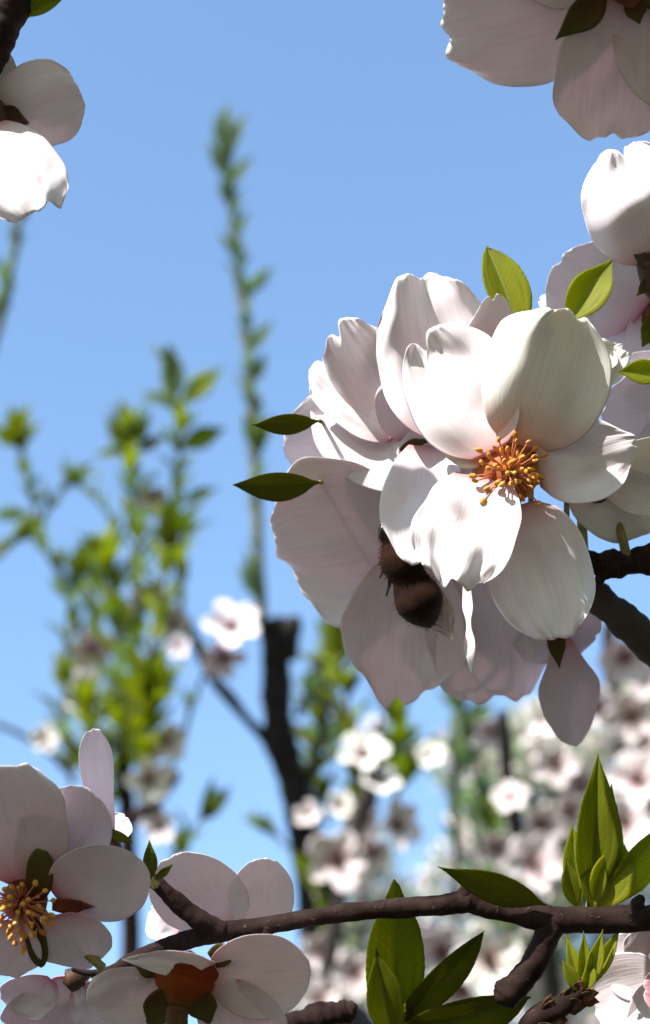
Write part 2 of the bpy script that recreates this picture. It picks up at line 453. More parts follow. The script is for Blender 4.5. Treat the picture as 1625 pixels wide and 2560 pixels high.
def add_blade(T, name, b, t, W, n=(0, 0), z=0.0, prof=PET, mat='petal', cup=0.5, bend=0.0, notch=0.05, drop=0.16, ruf=0.06, irr=0.012,
              seed=0, nu=34, nv=41, th=2.2, fold=0.0, twist=0.0, parent=None, nc=None, nw=0.13, rec=(0, 0), teeth=0.0):
    """b, t: base and tip (photo pixels), W: width, n: how the face leans (x right, y up)"""
    nx, ny = n
    nz = math.sqrt(max(0.05, 1 - nx * nx - ny * ny))
    N = np.array([nx, ny, nz]); N /= np.linalg.norm(N)
    ax, ay = t[0] - b[0], -(t[1] - b[1])
    az = -(ax * N[0] + ay * N[1]) / N[2]
    A = np.array([ax, ay, az], float)
    L = np.linalg.norm(A); A /= L
    S = np.cross(A, N); S /= np.linalg.norm(S)
    pl = math.hypot(S[0], S[1])
    d2 = np.array([ax, ay]) / math.hypot(ax, ay)
    perp = abs(S[0] * -d2[1] + S[1] * d2[0])
    Wr = W / max(0.45, perp)
    if abs(cup) > 0.05:
        Wr *= cup / math.sin(min(abs(cup), 1.5)) * (1 if cup > 0 else -1) if abs(cup) < 1.5 else abs(cup)
    verts, f, uv = blade_geo(A, S, N, L * T.k, abs(Wr) * T.k, prof, cup, bend, notch, drop, ruf, irr, seed, nu, nv, th * T.k, fold, twist, nc, nw, rec, teeth)
    verts = verts + T.loc(b[0], b[1], z)
    me = make_mesh(name, verts, f, M[mat], uv)
    return link(name, me, parent or T.e)

def add_tube(T, name, pts, mat, ns=8, sub=5, rough=0.0, seed=0, parent=None, capround=True):
    q = []
    for p in pts:
        l = T.loc(p[0], p[1], p[2])
        q.append((l[0], l[1], l[2], p[3] * T.k))
    v, f, uv = tube_geo(q, ns, sub, rough, seed, capround)
    return link(name, make_mesh(name, v, f, M[mat], uv), parent or T.e)

def ball_geo(c, ax, rx, ry, seg=8, rings=6):
    """an egg of length 2*ry along ax and radius rx"""
    ax = np.array(ax, float); ax /= np.linalg.norm(ax)
    ref = np.array([0, 0, 1.0]) if abs(ax[2]) < 0.9 else np.array([1.0, 0, 0])
    b = np.cross(ax, ref); b /= np.linalg.norm(b)
    c2 = np.cross(ax, b)
    v, f = [], []
    for i in range(rings + 1):
        t = math.pi * i / rings
        for k in range(seg):
            p = 2 * math.pi * k / seg
            v.append(np.array(c) + ax * (-math.cos(t) * ry) + (b * math.cos(p) + c2 * math.sin(p)) * (max(math.sin(t), 0.02) * rx))
    for i in range(rings):
        for k in range(seg):
            k2 = (k + 1) % seg
            f.append((i * seg + k, i * seg + k2, (i + 1) * seg + k2, (i + 1) * seg + k))
    f.append(tuple(reversed(range(seg))))
    f.append(tuple(rings * seg + k for k in range(seg)))
    return np.array(v), f

def add_stamens(T, c, n, count, R0, z, seed, amat='anther', fmat='filament', anth=9, fil=2.6, spread=1.0, pistil=True):
    """stamens standing round c, opening toward n (x right, y up, z to viewer)"""
    rg = random.Random(seed)
    N = Vector(n).normalized()
    X = N.cross(Vector((0.2, 1, 0.1))).normalized()
    Y = N.cross(X)
    for i in range(count):
        a = 6.283 * i / count + rg.uniform(-0.2, 0.2)
        inner = (i % 3 == 0)
        rr = R0 * (rg.uniform(0.15, 0.5) if inner else rg.uniform(0.5, 1.05)) * spread
        h = R0 * (rg.uniform(0.6, 1.0) if inner else rg.uniform(0.2, 0.75))
        d = X * math.cos(a) + Y * math.sin(a)
        p0 = d * (R0 * 0.16)
        p1 = d * (rr * 0.45) + N * (h * 0.6)
        p2 = d * rr + N * h
        q = []
        for p, r in ((p0, fil * 1.15), (p1, fil), (p2, fil * 0.7)):
            q.append((c[0] + p.x, c[1] - p.y, z + p.z, r))
        fo = add_tube(T, 'stamen', q, fmat, 6, 3)
        ad = (p2 - p1).normalized() + Vector((rg.uniform(-1, 1), rg.uniform(-1, 1), rg.uniform(-1, 1))) * 0.5
        lc = T.loc(q[-1][0], q[-1][1], q[-1][2])
        v, f = ball_geo(lc, (ad.x, ad.y, ad.z), anth * rg.uniform(0.6, 1.0) * T.k, anth * rg.uniform(1.0, 1.6) * T.k, 8, 5)
        link('anther', make_mesh('anther', v, f, M[amat]), fo)
    if pistil:
        p2 = N * (R0 * 1.0)
        po = add_tube(T, 'pistil', [(c[0], c[1], z, 7), (c[0] + p2.x * .5, c[1] - p2.y * .5, z + p2.z * .5, 3.5), (c[0] + p2.x, c[1] - p2.y, z + p2.z, 3)], 'pistil', 6, 3)
        lc = T.loc(c[0] + p2.x, c[1] - p2.y, z + p2.z)
        v, f = ball_geo(lc, (0, 0, 1), 6 * T.k, 5 * T.k, 8, 5)
        link('stigma', make_mesh('stigma', v, f, M['anther_yellow']), po)

def add_cup(T, name, b, t, r, z0, z1, mat, belly=1.0):
    """calyx tube from b (stalk end) to t (mouth), mouth radius r"""
    def lerp(k):
        return (b[0] + (t[0] - b[0]) * k, b[1] + (t[1] - b[1]) * k, z0 + (z1 - z0) * k)
    pts = [(*lerp(k), r * q) for k, q in ((0, 0.30), (0.12, 0.52), (0.35, 0.80 * belly), (0.65, 0.95 * belly), (1.0, 1.0))]
    return add_tube(T, name, pts, mat, 16, 4)

# ------------------------------------------------------------------ ground
GS = 600
me = make_mesh('ground', [(-GS, -GS, 0), (GS, -GS, 0), (GS, GS, 0), (-GS, GS, 0)], [(0, 1, 2, 3)], ground_mat(), smooth=False)
g = link('ground', me)
g['kind'] = 'structure'
g['label'] = 'dry orchard soil with patches of grass'

# ------------------------------------------------------------------ foreground branches
def branch(label, d, pts, mat='bark', ns=18, rough=0.13, seed=1, spurs=(), c=None, cut=()):
    c = c or (pts[0][0], pts[0][1])
    T = Thing('almond_branch', label, 'branch', c, d)
    add_tube(T, 'stem', pts, mat, ns, 10, rough, seed)
    for i, s in enumerate(spurs):
        add_tube(T, 'spur', s, mat, 14, 8, rough * 1.1, seed + 5 + i, capround=True)
    return T

BR = 'bark'
b1 = branch('dark brown branch running across the bottom of the picture with a stubby side spur', 0.302,
    [(1900, 2275, 0, 36.5), (1700, 2288, 0, 34.8), (1560, 2298, 0, 33.3), (1420, 2300, 0, 33.3), (1330, 2290, 0, 31.7), (1210, 2266, 0, 26.1), (1165, 2254, 0, 28.5),
     (1110, 2262, 0, 26.1), (1000, 2270, 0, 24.6), (880, 2280, 0, 22.9), (760, 2297, 0, 22.1), (650, 2318, -4, 22.9), (540, 2333, -8, 26.1),
     (470, 2352, -10, 23.8), (400, 2374, -12, 21.4), (330, 2404, -12, 19.8), (270, 2432, -10, 13.5), (215, 2434, -8, 7.9), (180, 2424, -6, 6.3)], BR, 20, 0.07, 3,
    spurs=[[(1390, 2290, 0, 26.9), (1362, 2345, 12, 33.3), (1335, 2400, 18, 31.7), (1300, 2445, 22, 33.3), (1262, 2478, 26, 36.5), (1246, 2490, 28, 26.9)],
           [(560, 2330, 0, 23.8), (500, 2300, 4, 26.9), (452, 2262, 8, 23.8), (410, 2222, 10, 20.6), (372, 2186, 12, 14.2), (360, 2160, 14, 7.1)],
           [(1165, 2256, 0, 26.9), (1160, 2226, 4, 15.8), (1158, 2214, 6, 7.9)],
           [(1580, 2290, 0, 23.8), (1595, 2256, 4, 17.5), (1604, 2240, 6, 9.5)],
           [(672, 2318, 6, 17.5), (662, 2345, 12, 11.1), (655, 2356, 14, 4.8)]])
b2 = branch('dark branch stub behind the main blossom cluster at the right edge', 0.318,
    [(1900, 1330, 0, 39.6), (1720, 1375, 0, 37.8), (1600, 1402, 0, 36.0), (1520, 1410, 0, 32.4), (1440, 1400, 0, 28.8), (1340, 1390, 0, 27.0), (1240, 1385, 0, 27.0), (1180, 1372, 0, 21.6), (1120, 1340, 0, 16.2)],
    BR, 18, 0.14, 11, spurs=[[(1545, 1405, 0, 27.0), (1510, 1432, 8, 19.8), (1492, 1456, 12, 9.0)]])
b3 = branch('grey brown branch slanting down to the right edge below the main cluster', 0.322,
    [(1960, 1900, 0, 50.4), (1760, 1735, 0, 46.8), (1640, 1625, 0, 45.0), (1560, 1550, 0, 42.3), (1500, 1500, 0, 37.8), (1440, 1440, 4, 30.6), (1410, 1405, 6, 23.4)], 'bark_grey', 18, 0.08, 17)
b4 = branch('dark branch end in the top left corner', 0.292,
    [(190, -330, 0, 44), (90, -140, 0, 44), (44, -20, 0, 44), (14, 60, 0, 42), (-22, 140, 0, 40), (-60, 230, 0, 36), (-110, 340, 0, 32)], BR, 18, 0.10, 23)
b5 = branch('dark twig at the bottom edge below the drooping pale petals', 0.330,
    [(560, 2640, 0, 30), (700, 2575, 0, 34), (790, 2545, 0, 34), (860, 2530, 0, 30), (886, 2516, 2, 20)], BR, 14, 0.16, 29)

# ------------------------------------------------------------------ foreground blossoms
def blossom(label, d, c, petals, sepals=(), cupd=None, stam=None, pedicel=None, mat='petal', name='almond_blossom', seed=0, pedmat='pedicel'):
    T = Thing(name, label, 'blossom', c, d)
    for i, p in enumerate(petals):
        q = dict(p)
        q.setdefault('mat', mat)
        q.setdefault('seed', seed * 31 + i * 7 + 1)
        nm = q.pop('name', 'petal')
        add_blade(T, nm, **q)
    for i, p in enumerate(sepals):
        q = dict(mat='sepal', prof=SEP, cup=0.6, notch=0.0, drop=0.25, ruf=0.02, nu=10, nv=9, th=6)
        q.update(p)
        q.setdefault('seed', seed * 17 + i)
        add_blade(T, 'sepal', **q)
    if cupd:
        add_cup(T, 'calyx', **cupd)
    if stam:
        add_stamens(T, **stam)
    if pedicel:
        add_tube(T, 'pedicel', pedicel, pedmat, 12, 5, 0.05)
    return T

def P(b, t, W, n=(0, 0), **k):
    return dict(b=b, t=t, W=W, n=n, **k)

# the main open flower
A = blossom('open white blossom with orange stamens facing the viewer in the centre of the cluster', 0.300, (1265, 1190), [
    P((1226, 1134), (1078, 820), 276, (-0.20, 0.14), z=26, prof=DISC, cup=0.9, bend=-0.02, notch=0.11, nc=-0.42, nw=0.16, drop=0.06, ruf=0.12, irr=0.006, rec=(1.3, 0.5), seed=5),
    P((1306, 1122), (1406, 790), 306, (-0.06, -0.36), z=4, prof=DISC, cup=0.35, bend=0.04, notch=0.05, nc=0.35, nw=0.2, drop=0.06, ruf=0.07, rec=(1.5, 0.0), seed=9, mat='petal_cream'),
    P((1342, 1192), (1592, 1106), 212, (-0.05, 0.02), z=0, prof=DISC, cup=0.5, bend=0.03, notch=0.05, ruf=0.09, seed=14),
    P((1298, 1262), (1396, 1596), 262, (-0.12, 0.08), z=8, prof=DISC, cup=0.8, bend=-0.04, notch=0.02, drop=0.08, ruf=0.15, rec=(1.3, 0.4), seed=23),
    P((1206, 1196), (1116, 1456), 246, (-0.12, 0.50), z=30, prof=BROAD, cup=0.25, bend=0.06, notch=0.05, drop=0.10, ruf=0.24, irr=0.034, seed=31),
], sepals=[P((1245, 1225), (1238, 1348), 84, (0.0, -0.25), z=-14), P((1200, 1150), (1110, 1140), 54, (0, .3), z=6, mat='petal_cream'), P((1320, 1140), (1405, 1105), 70, (0, -.2), z=-10)],
   cupd=dict(b=(1272, 1192), t=(1266, 1182), r=80, z0=-85, z1=14, mat='throat'),
   stam=dict(c=(1270, 1180), n=(0.05, -0.05, 1), count=54, R0=98, z=8, seed=3, anth=8, fil=2.4),
   pedicel=[(1272, 1193, -80, 14), (1268, 1260, -120, 12), (1250, 1360, -160, 13)], seed=1)

B = blossom('white blossom behind the main flower whose tall cupped petal tops the cluster', 0.309, (1190, 1050), [
    P((1130, 1095), (1052, 680), 300, (-0.08, 0.06), z=0, prof=WIDE, cup=1.25, bend=-0.07, notch=0.03, drop=0.18, ruf=0.15, irr=0.02, rec=(1.3, 1.0), seed=42),
    P((1210, 1010), (1226, 745), 140, (0.30, -0.50), z=-60, cup=0.4, seed=44),
    P((1265, 1060), (1305, 800), 170, (-0.38, 0.36), z=-10, prof=WIDE, cup=0.5, seed=47, mat='petal_cream'),
    P((1170, 1090), (1060, 1240), 170, (-0.2, -0.3), z=-40, seed=48),
    P((1215, 1090), (1280, 1290), 170, (0.1, -0.5), z=-60, seed=49),
], cupd=dict(b=(1200, 1080), t=(1190, 1055), r=46, z0=-95, z1=-30, mat='calyx'),
   pedicel=[(1200, 1082, -95, 12), (1215, 1200, -70, 11), (1235, 1370, -30, 12)], seed=2)

C = blossom('white pink tinged blossom with curled petal edges at the left of the cluster', 0.320, (1000, 1130), [
    P((1062, 1182), (796, 985), 262, (-0.26, 0.34), z=10, prof=FULL, cup=0.7, bend=0.05, notch=0.05, nc=0.5, nw=0.18, drop=0.14, ruf=0.13, rec=(0.7, 0.2), seed=52),
    P((990, 1090), (788, 900), 165, (-0.1, 0.22), z=-14, prof=WIDE, cup=1.0, bend=0.03, notch=0.07, nc=0.3, ruf=0.22, irr=0.02, rec=(0.4, 0.8), seed=55),
    P((990, 1060), (852, 806), 190, (0.0, -0.22), z=-34, prof=WIDE, cup=0.8, notch=0.08, nc=-0.3, ruf=0.24, irr=0.03, rec=(1.2, 0.4), seed=57),
    P((1070, 1120), (1026, 1404), 184, (-0.22, 0.44), z=112, prof=BROAD, cup=0.4, bend=0.04, notch=0.0, ruf=0.08, seed=59),
    P((1020, 1100), (1000, 930), 150, (0.1, -0.3), z=-20, prof=WIDE, cup=0.5, ruf=0.1, seed=58),
], sepals=[P((1010, 1140), (1080, 1100), 60, (0, -.3), z=-10)],
   cupd=dict(b=(1070, 1180), t=(1048, 1150), r=44, z0=-60, z1=-4, mat='calyx_dark'),
   pedicel=[(1070, 1180, -60, 12), (1110, 1260, -60, 11), (1135, 1345, -30, 13)], seed=3)

C0 = blossom('blue grey shaded blossom peeping out behind the left petals of the cluster', 0.330, (900, 1130), [
    P((935, 1120), (706, 1100), 225, (-0.10, -0.50), z=0, prof=WIDE, cup=-0.3, notch=0.02, seed=61),
    P((930, 1090), (790, 1000), 160, (-0.10, -0.55), z=-20, prof=WIDE, seed=62),
    P((960, 1100), (920, 880), 180, (0.0, -0.5), z=-30, seed=63),
], cupd=dict(b=(980, 1140), t=(940, 1120), r=40, z0=-60, z1=-20, mat='calyx'),
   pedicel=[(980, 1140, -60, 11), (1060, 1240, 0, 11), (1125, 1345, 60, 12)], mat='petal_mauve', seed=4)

D = blossom('large drooping shaded blossom that the bee clings to, its petals hanging below the cluster', 0.326, (1040, 1360), [
    P((1050, 1310), (690, 1372), 430, (-0.12, -0.52), z=0, prof=WIDE, cup=0.2, bend=0.03, notch=0.03, drop=0.12, ruf=0.06, irr=0.034, seed=71),
    P((1030, 1370), (1006, 1800), 320, (-0.04, -0.52), z=-12, prof=WIDE, cup=0.3, bend=0.03, notch=0.06, drop=0.3, ruf=0.06, irr=0.045, seed=72),
    P((1170, 1350), (1282, 1790), 320, (0.06, -0.55), z=4, prof=WIDE, cup=0.25, bend=0.03, notch=0.05, drop=0.14, ruf=0.05, irr=0.045, seed=73),
    P((1160, 1436), (1163, 1668), 26, (-0.25, 0.42), z=70, prof=[(0, .5), (.2, .8), (.4, .9), (.5, .5), (.6, .45), (.8, 1.0), (.92, .9), (1, .4)], cup=0.5, notch=0, ruf=0.02, seed=74, nv=9),
    P((1090, 1240), (1010, 1080), 220, (0.0, -0.5), z=-40, prof=WIDE, seed=75),
], sepals=[P((1380, 1560), (1400, 1672), 46, (0.1, -.3), z=30)],
   cupd=dict(b=(1160, 1340), t=(1090, 1330), r=50, z0=-80, z1=-20, mat='calyx'),
   pedicel=[(1160, 1340, -80, 12), (1190, 1370, -10, 12), (1215, 1385, 40, 13)], seed=5)

D2 = blossom('small grey petalled blossom hanging lowest of the cluster on the right', 0.334, (1410, 1560), [
    P((1405, 1600), (1462, 1885), 158, (0.10, -0.50), z=0, prof=[(0, .3), (.2, .6), (.42, 1.0), (.6, .95), (.8, .74), (.93, .55), (1, .40)], cup=0.35, notch=0.0, drop=0.06, ruf=0.04, seed=81),
    P((1400, 1560), (1500, 1590), 150, (0.0, -0.55), z=-20, prof=WIDE, seed=82),
    P((1390, 1560), (1330, 1660), 140, (0.0, -0.55), z=-20, prof=WIDE, seed=83),
], cupd=dict(b=(1400, 1500), t=(1405, 1560), r=34, z0=-10, z1=-10, mat='calyx'),
   pedicel=[(1400, 1505, -10, 11), (1395, 1450, 20, 11), (1390, 1400, 60, 13)], mat='petal_mauve', seed=6)

N = blossom('greenish white shaded blossom at the right edge beside the main flower', 0.312, (1560, 1230), [
    P((1430, 1205), (1680, 1300), 190, (0.10, -0.48), z=-20, prof=WIDE, cup=0.3, seed=91),
    P((1500, 1190), (1760, 1180), 200, (0.0, -0.3), z=-30, prof=WIDE, seed=92),
], cupd=dict(b=(1520, 1240), t=(1490, 1220), r=34, z0=-90, z1=-40, mat='calyx'),
   pedicel=[(1520, 1240, -90, 11), (1560, 1310, -90, 11), (1580, 1400, -70, 13)], mat='petal_cream', seed=7)

N2 = blossom('lilac grey shaded blossom at the right edge above the greenish one', 0.330, (1640, 1010), [
    P((1740, 1010), (1500, 1020), 190, (0.05, -0.5), z=0, prof=WIDE, seed=96),
    P((1700, 1000), (1560, 900), 150, (0.05, -0.5), z=-10, prof=WIDE, seed=97),
    P((1740, 1030), (1640, 1160), 160, (0.05, -0.5), z=-10, prof=WIDE, seed=98),
], cupd=dict(b=(1800, 1020), t=(1745, 1012), r=36, z0=-40, z1=-10, mat='calyx'),
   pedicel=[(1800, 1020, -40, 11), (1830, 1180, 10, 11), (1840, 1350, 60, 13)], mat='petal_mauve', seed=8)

W1 = blossom('ruffled sunlit white petals showing behind the upper right petal of the main flower', 0.318, (1460, 920), [
    P((1430, 960), (1512, 838), 130, (-0.05, 0.42), z=0, prof=WIDE, cup=0.5, ruf=0.25, irr=0.05, notch=0.08, seed=101),
    P((1470, 950), (1570, 868), 110, (0.0, 0.2), z=-20, prof=WIDE, cup=0.6, ruf=0.2, irr=0.03, seed=102),
    P((1400, 960), (1350, 800), 130, (-0.2, 0.3), z=-20, prof=WIDE, cup=0.5, seed=103),
], cupd=dict(b=(1440, 1030), t=(1435, 970), r=34, z0=-50, z1=-20, mat='calyx'),
   pedicel=[(1440, 1030, -50, 11), (1450, 1200, -20, 11), (1460, 1395, 0, 13)], mat='petal_cream', seed=9)

F = blossom('cupped half open blossom at the right edge, sunlit rim and shaded underside', 0.300, (1600, 560), [
    P((1640, 655), (1545, 372), 268, (-0.16, -0.10), z=10, prof=DISC, cup=-1.0, bend=0.20, notch=0.10, nc=0.1, nw=0.2, drop=0.05, ruf=0.14, irr=0.02, seed=111),
    P((1670, 620), (1582, 332), 160, (-0.25, 0.35), z=-30, prof=WIDE, cup=0.8, ruf=0.2, irr=0.03, notch=0.06, seed=113),
    P((1660, 640), (1690, 340), 230, (0.1, 0.1), z=10, prof=WIDE, cup=-0.6, bend=0.1, ruf=0.1, seed=115),
    P((1640, 620), (1620, 400), 200, (0.0, 0.25), z=-50, prof=WIDE, cup=0.8, ruf=0.15, seed=116),
], sepals=[P((1630, 665), (1580, 640), 40, (-.2, 0), z=30, mat='calyx_dark'), P((1640, 690), (1590, 740), 40, (0, -.3), z=20)],
   cupd=dict(b=(1650, 760), t=(1634, 655), r=44, z0=-10, z1=0, mat='calyx_dark'),
   pedicel=[(1650, 760, -10, 12), (1690, 860, -10, 12), (1800, 1150, 0, 12), (1840, 1340, 40, 13)], seed=10)

G = blossom('blue grey shaded blossom behind the two leaves on the right', 0.330, (1560, 760), [
    P((1600, 790), (1378, 668), 270, (-0.02, -0.5), z=0, prof=WIDE, cup=-0.3, drop=0.2, seed=121),
    P((1600, 740), (1520, 880), 230, (0.0, -0.5), z=8, prof=WIDE, seed=122),
    P((1620, 760), (1700, 880), 200, (0.0, -0.5), z=8, prof=WIDE, seed=123),
    P((1450, 780), (1352, 745), 70, (-0.2, 0.45), z=10, prof=WIDE, seed=124),
    P((1600, 760), (1560, 600), 190, (0.0, -0.5), z=-8, prof=WIDE, seed=125),
], sepals=[P((1640, 800), (1600, 870), 60, (0, -.2), z=40, mat='leaf_dark')],
   cupd=dict(b=(1680, 790), t=(1620, 770), r=40, z0=-40, z1=-10, mat='calyx'),
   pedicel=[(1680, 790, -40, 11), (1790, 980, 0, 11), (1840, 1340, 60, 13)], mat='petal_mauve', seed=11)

E = blossom('mauve shaded blossom seen from below in the top right corner', 0.278, (1550, -10), [
    P((1560, -25), (1112, 62), 300, (-0.10, -0.52), z=0, prof=WIDE, cup=0.2, bend=0.04, notch=0.03, drop=0.14, ruf=0.07, irr=0.022, seed=131),
    P((1550, -15), (1562, 312), 330, (0.02, -0.55), z=6, prof=WIDE, cup=0.2, bend=0.04, notch=0.05, drop=0.16, ruf=0.07, irr=0.022, seed=132),
    P((1570, -10), (1850, 170), 300, (0.1, -0.55), z=0, prof=WIDE, seed=133),
    P((1580, -30), (1680, -330), 300, (0.0, -0.5), z=-10, prof=WIDE, seed=134),
    P((1540, -30), (1330, -230), 320, (0.0, -0.5), z=-10, prof=WIDE, seed=135),
], sepals=[P((1516, -14), (1388, 100), 78, (0.1, -.35), z=26, prof=OVAL), P((1575, 0), (1600, 60), 60, (.1, -.35), z=26), P((1600, -20), (1700, 20), 70, (.1, -.3), z=26)],
   cupd=dict(b=(1590, -60), t=(1552, -14), r=52, z0=70, z1=10, mat='calyx'),
   pedicel=[(1590, -60, 70, 12), (1660, -160, 90, 12), (1800, -260, 90, 14)], seed=12)

H = blossom('white blossom at the left edge with one grey shaded and one sunlit petal', 0.296, (-20, 300), [
    P((-20, 300), (206, 238), 196, (0.02, -0.42), z=0, prof=WIDE, cup=-0.2, notch=0.0, drop=0.10, ruf=0.05, irr=0.012, seed=141),
    P((0, 322), (128, 566), 210, (0.02, 0.42), z=60, prof=WIDE, cup=-0.5, bend=0.05, notch=0.06, nc=-0.45, drop=0.12, ruf=0.14, irr=0.02, seed=143),
    P((-40, 330), (-130, 560), 220, (-0.1, 0.1), z=0, prof=WIDE, seed=144),
    P((-50, 290), (-260, 250), 220, (-0.1, -0.2), z=0, prof=WIDE, seed=145),
    P((-20, 280), (16, 130), 90, (0.0, -0.4), z=-20, prof=WIDE, seed=146, mat='petal_cream'),
], sepals=[P((0, 300), (76, 312), 70, (0.1, -.25), z=28, mat='calyx_dark'), P((-10, 320), (30, 356), 50, (0.1, -.3), z=30, mat='calyx_dark')],
   cupd=dict(b=(-40, 250), t=(-14, 304), r=46, z0=60, z1=10, mat='calyx_dark'),
   pedicel=[(-40, 250, 60, 12), (-60, 230, 40, 12), (-75, 235, 0, 14)], seed=13)

I = blossom('mauve shaded open blossom with yellow stamens at the lower left edge', 0.288, (60, 2255), [
    P((55, 2210), (30, 1878), 300, (0.0, -0.52), z=-10, prof=WIDE, cup=0.25, notch=0.04, drop=0.10, ruf=0.05, irr=0.03, seed=151),
    P((115, 2200), (212, 1948), 225, (0.06, -0.52), z=-20, prof=BROAD, cup=0.2, notch=0.0, drop=0.1, seed=152),
    P((140, 2244), (368, 2150), 222, (0.0, -0.50), z=0, prof=DISC, cup=0.2, notch=0.0, drop=0.06, ruf=0.02, irr=0.006, seed=153),
    P((150, 2285), (206, 2446), 205, (0.0, -0.50), z=0, prof=DISC, cup=0.2, notch=0.0, drop=0.16, ruf=0.04, seed=154),
    P((30, 2300), (0, 2468), 165, (0.0, -0.50), z=0, prof=WIDE, cup=0.2, notch=0.0, seed=155),
], sepals=[P((100, 2245), (112, 2108), 68, (0.0, -.30), z=14, prof=DISC, drop=0.06), P((80, 2290), (92, 2436), 54, (0, -.4), z=-6, prof=DISC, drop=0.06), P((130, 2262), (235, 2268), 40, (0, -.3), z=-4, mat='calyx')],
   cupd=dict(b=(60, 2250), t=(60, 2255), r=58, z0=-85, z1=-6, mat='calyx'),
   stam=dict(c=(55, 2255), n=(0, -0.3, 1), count=52, R0=104, z=2, seed=8, amat='anther', fmat='filament', anth=7.5, fil=2.2),
   pedicel=[(60, 2250, -85, 12), (110, 2330, -110, 12), (250, 2435, -60, 12)], mat='petal_mauve', seed=14)

I2 = blossom('narrow upright mauve petal standing behind the lower left blossom', 0.300, (262, 2080), [
    P((258, 2100), (252, 1806), 82, (0.1, -0.42), z=0, prof=[(0, .7), (.2, .8), (.5, .9), (.75, 1.0), (.92, .86), (1, .6)], cup=0.5, notch=0.0, drop=0.05, seed=161),
    P((268, 2100), (310, 2045), 80, (0.0, 0.3), z=-20, prof=WIDE, seed=162),
], cupd=dict(b=(300, 2160), t=(266, 2095), r=26, z0=-10, z1=-10, mat='calyx_dark'),
   pedicel=[(300, 2160, -10, 10), (350, 2190, 0, 11), (385, 2205, 10, 12)], mat='petal_mauve', seed=15)

Jb = blossom('pale grey blossom whose two round petals rise behind the bottom branch', 0.315, (580, 2320), [
    P((570, 2320), (432, 2122), 228, (-0.02, -0.48), z=0, prof=DISC, cup=0.2, notch=0.0, drop=0.06, ruf=0.02, seed=171),
    P((645, 2330), (668, 2124), 160, (0.0, -0.48), z=0, prof=DISC, cup=0.3, notch=0.0, drop=0.06, ruf=0.03, seed=172),
    P((450, 2330), (372, 2282), 110, (-0.2, 0.1), z=-14, prof=WIDE, seed=173),
], cupd=dict(b=(600, 2420), t=(605, 2345), r=40, z0=-40, z1=-30, mat='calyx'),
   pedicel=[(600, 2420, -40, 11), (640, 2380, -20, 11), (660, 2335, 20, 12)], seed=16)

J = blossom('blossom with red brown calyx hanging below the bottom branch beside a big pale petal', 0.290, (460, 2430), [
    P((520, 2450), (776, 2432), 250, (0.04, -0.46), z=-20, prof=DISC, cup=0.2, notch=0.0, drop=0.06, ruf=0.02, irr=0.006, seed=181),
    P((545, 2388), (312, 2378), 70, (0.0, -0.40), z=76, prof=OVAL, cup=0.4, notch=0.0, seed=182),
    P((420, 2470), (216, 2536), 190, (0.0, -0.48), z=-30, prof=WIDE, cup=0.2, notch=0.02, irr=0.02, seed=183),
    P((390, 2450), (352, 2410), 70, (0.0, -0.3), z=-20, prof=WIDE, seed=184),
    P((560, 2460), (640, 2660), 220, (0.0, -0.48), z=-30, prof=WIDE, seed=185),
], sepals=[P((438, 2462), (372, 2562), 92, (-0.1, -.30), z=44, prof=DISC), P((492, 2458), (524, 2556), 76, (0.1, -.3), z=44, prof=DISC), P((530, 2400), (590, 2362), 60, (0, .0), z=0), P((400, 2420), (330, 2400), 56, (0, -.2), z=10)],
   cupd=None,
   pedicel=[(448, 2505, 40, 30), (446, 2560, 46, 28), (450, 2700, 40, 24)], seed=17, pedmat='sepal')

add_tube(J, 'calyx', [(450, 2508, 30, 26), (453, 2488, 27, 44), (458, 2462, 20, 68), (463, 2440, 10, 80), (467, 2420, 2, 80), (469, 2410, -4, 70)], 'calyx_red', 18, 5, 0.04, 3)
Mb = blossom('row of pale petals along the bottom left edge', 0.305, (150, 2500), [
    P((130, 2450), (10, 2528), 130, (0.0, -0.46), z=0, prof=WIDE, irr=0.03, seed=191),
    P((150, 2440), (165, 2532), 110, (0.0, -0.40), z=0, prof=WIDE, irr=0.03, seed=192),
    P((190, 2470), (300, 2560), 160, (0.0, -0.46), z=-10, prof=WIDE, irr=0.02, seed=193),
    P((140, 2480), (60, 2640), 210, (0.0, -0.5), z=-30, prof=WIDE, seed=194),
], cupd=dict(b=(220, 2440), t=(170, 2455), r=30, z0=-20, z1=-10, mat='calyx_dark'),
   pedicel=[(220, 2440, -20, 10), (250, 2438, 0, 10), (270, 2434, 10, 10)], mat='petal_mauve', seed=18)

Pp = blossom('white blossom with deep pink centre at the lower right edge', 0.310, (1650, 2440), [
    P((1680, 2440), (1520, 2380), 190, (-0.1, 0.1), z=0, prof=WIDE, cup=0.4, ruf=0.03, seed=201),
    P((1680, 2460), (1480, 2520), 210, (-0.1, 0.3), z=10, prof=WIDE, cup=0.4, ruf=0.03, seed=202),
    P((1690, 2440), (1582, 2432), 140, (-0.1, 0.1), z=150, prof=ROUND, cup=0.6, mat='petal_rose', seed=203),
    P((1690, 2440), (1640, 2640), 200, (-0.1, 0.2), z=0, prof=WIDE, cup=0.4, ruf=0.03, seed=204),
    P((1680, 2420), (1640, 2290), 200, (-0.1, -0.2), z=-20, prof=WIDE, cup=0.4, ruf=0.03, seed=205),
], cupd=dict(b=(1760, 2400), t=(1700, 2440), r=40, z0=-60, z1=-10, mat='calyx'),
   pedicel=[(1760, 2400, -60, 11), (1780, 2340, -30, 12), (1760, 2290, 0, 12)], seed=19)

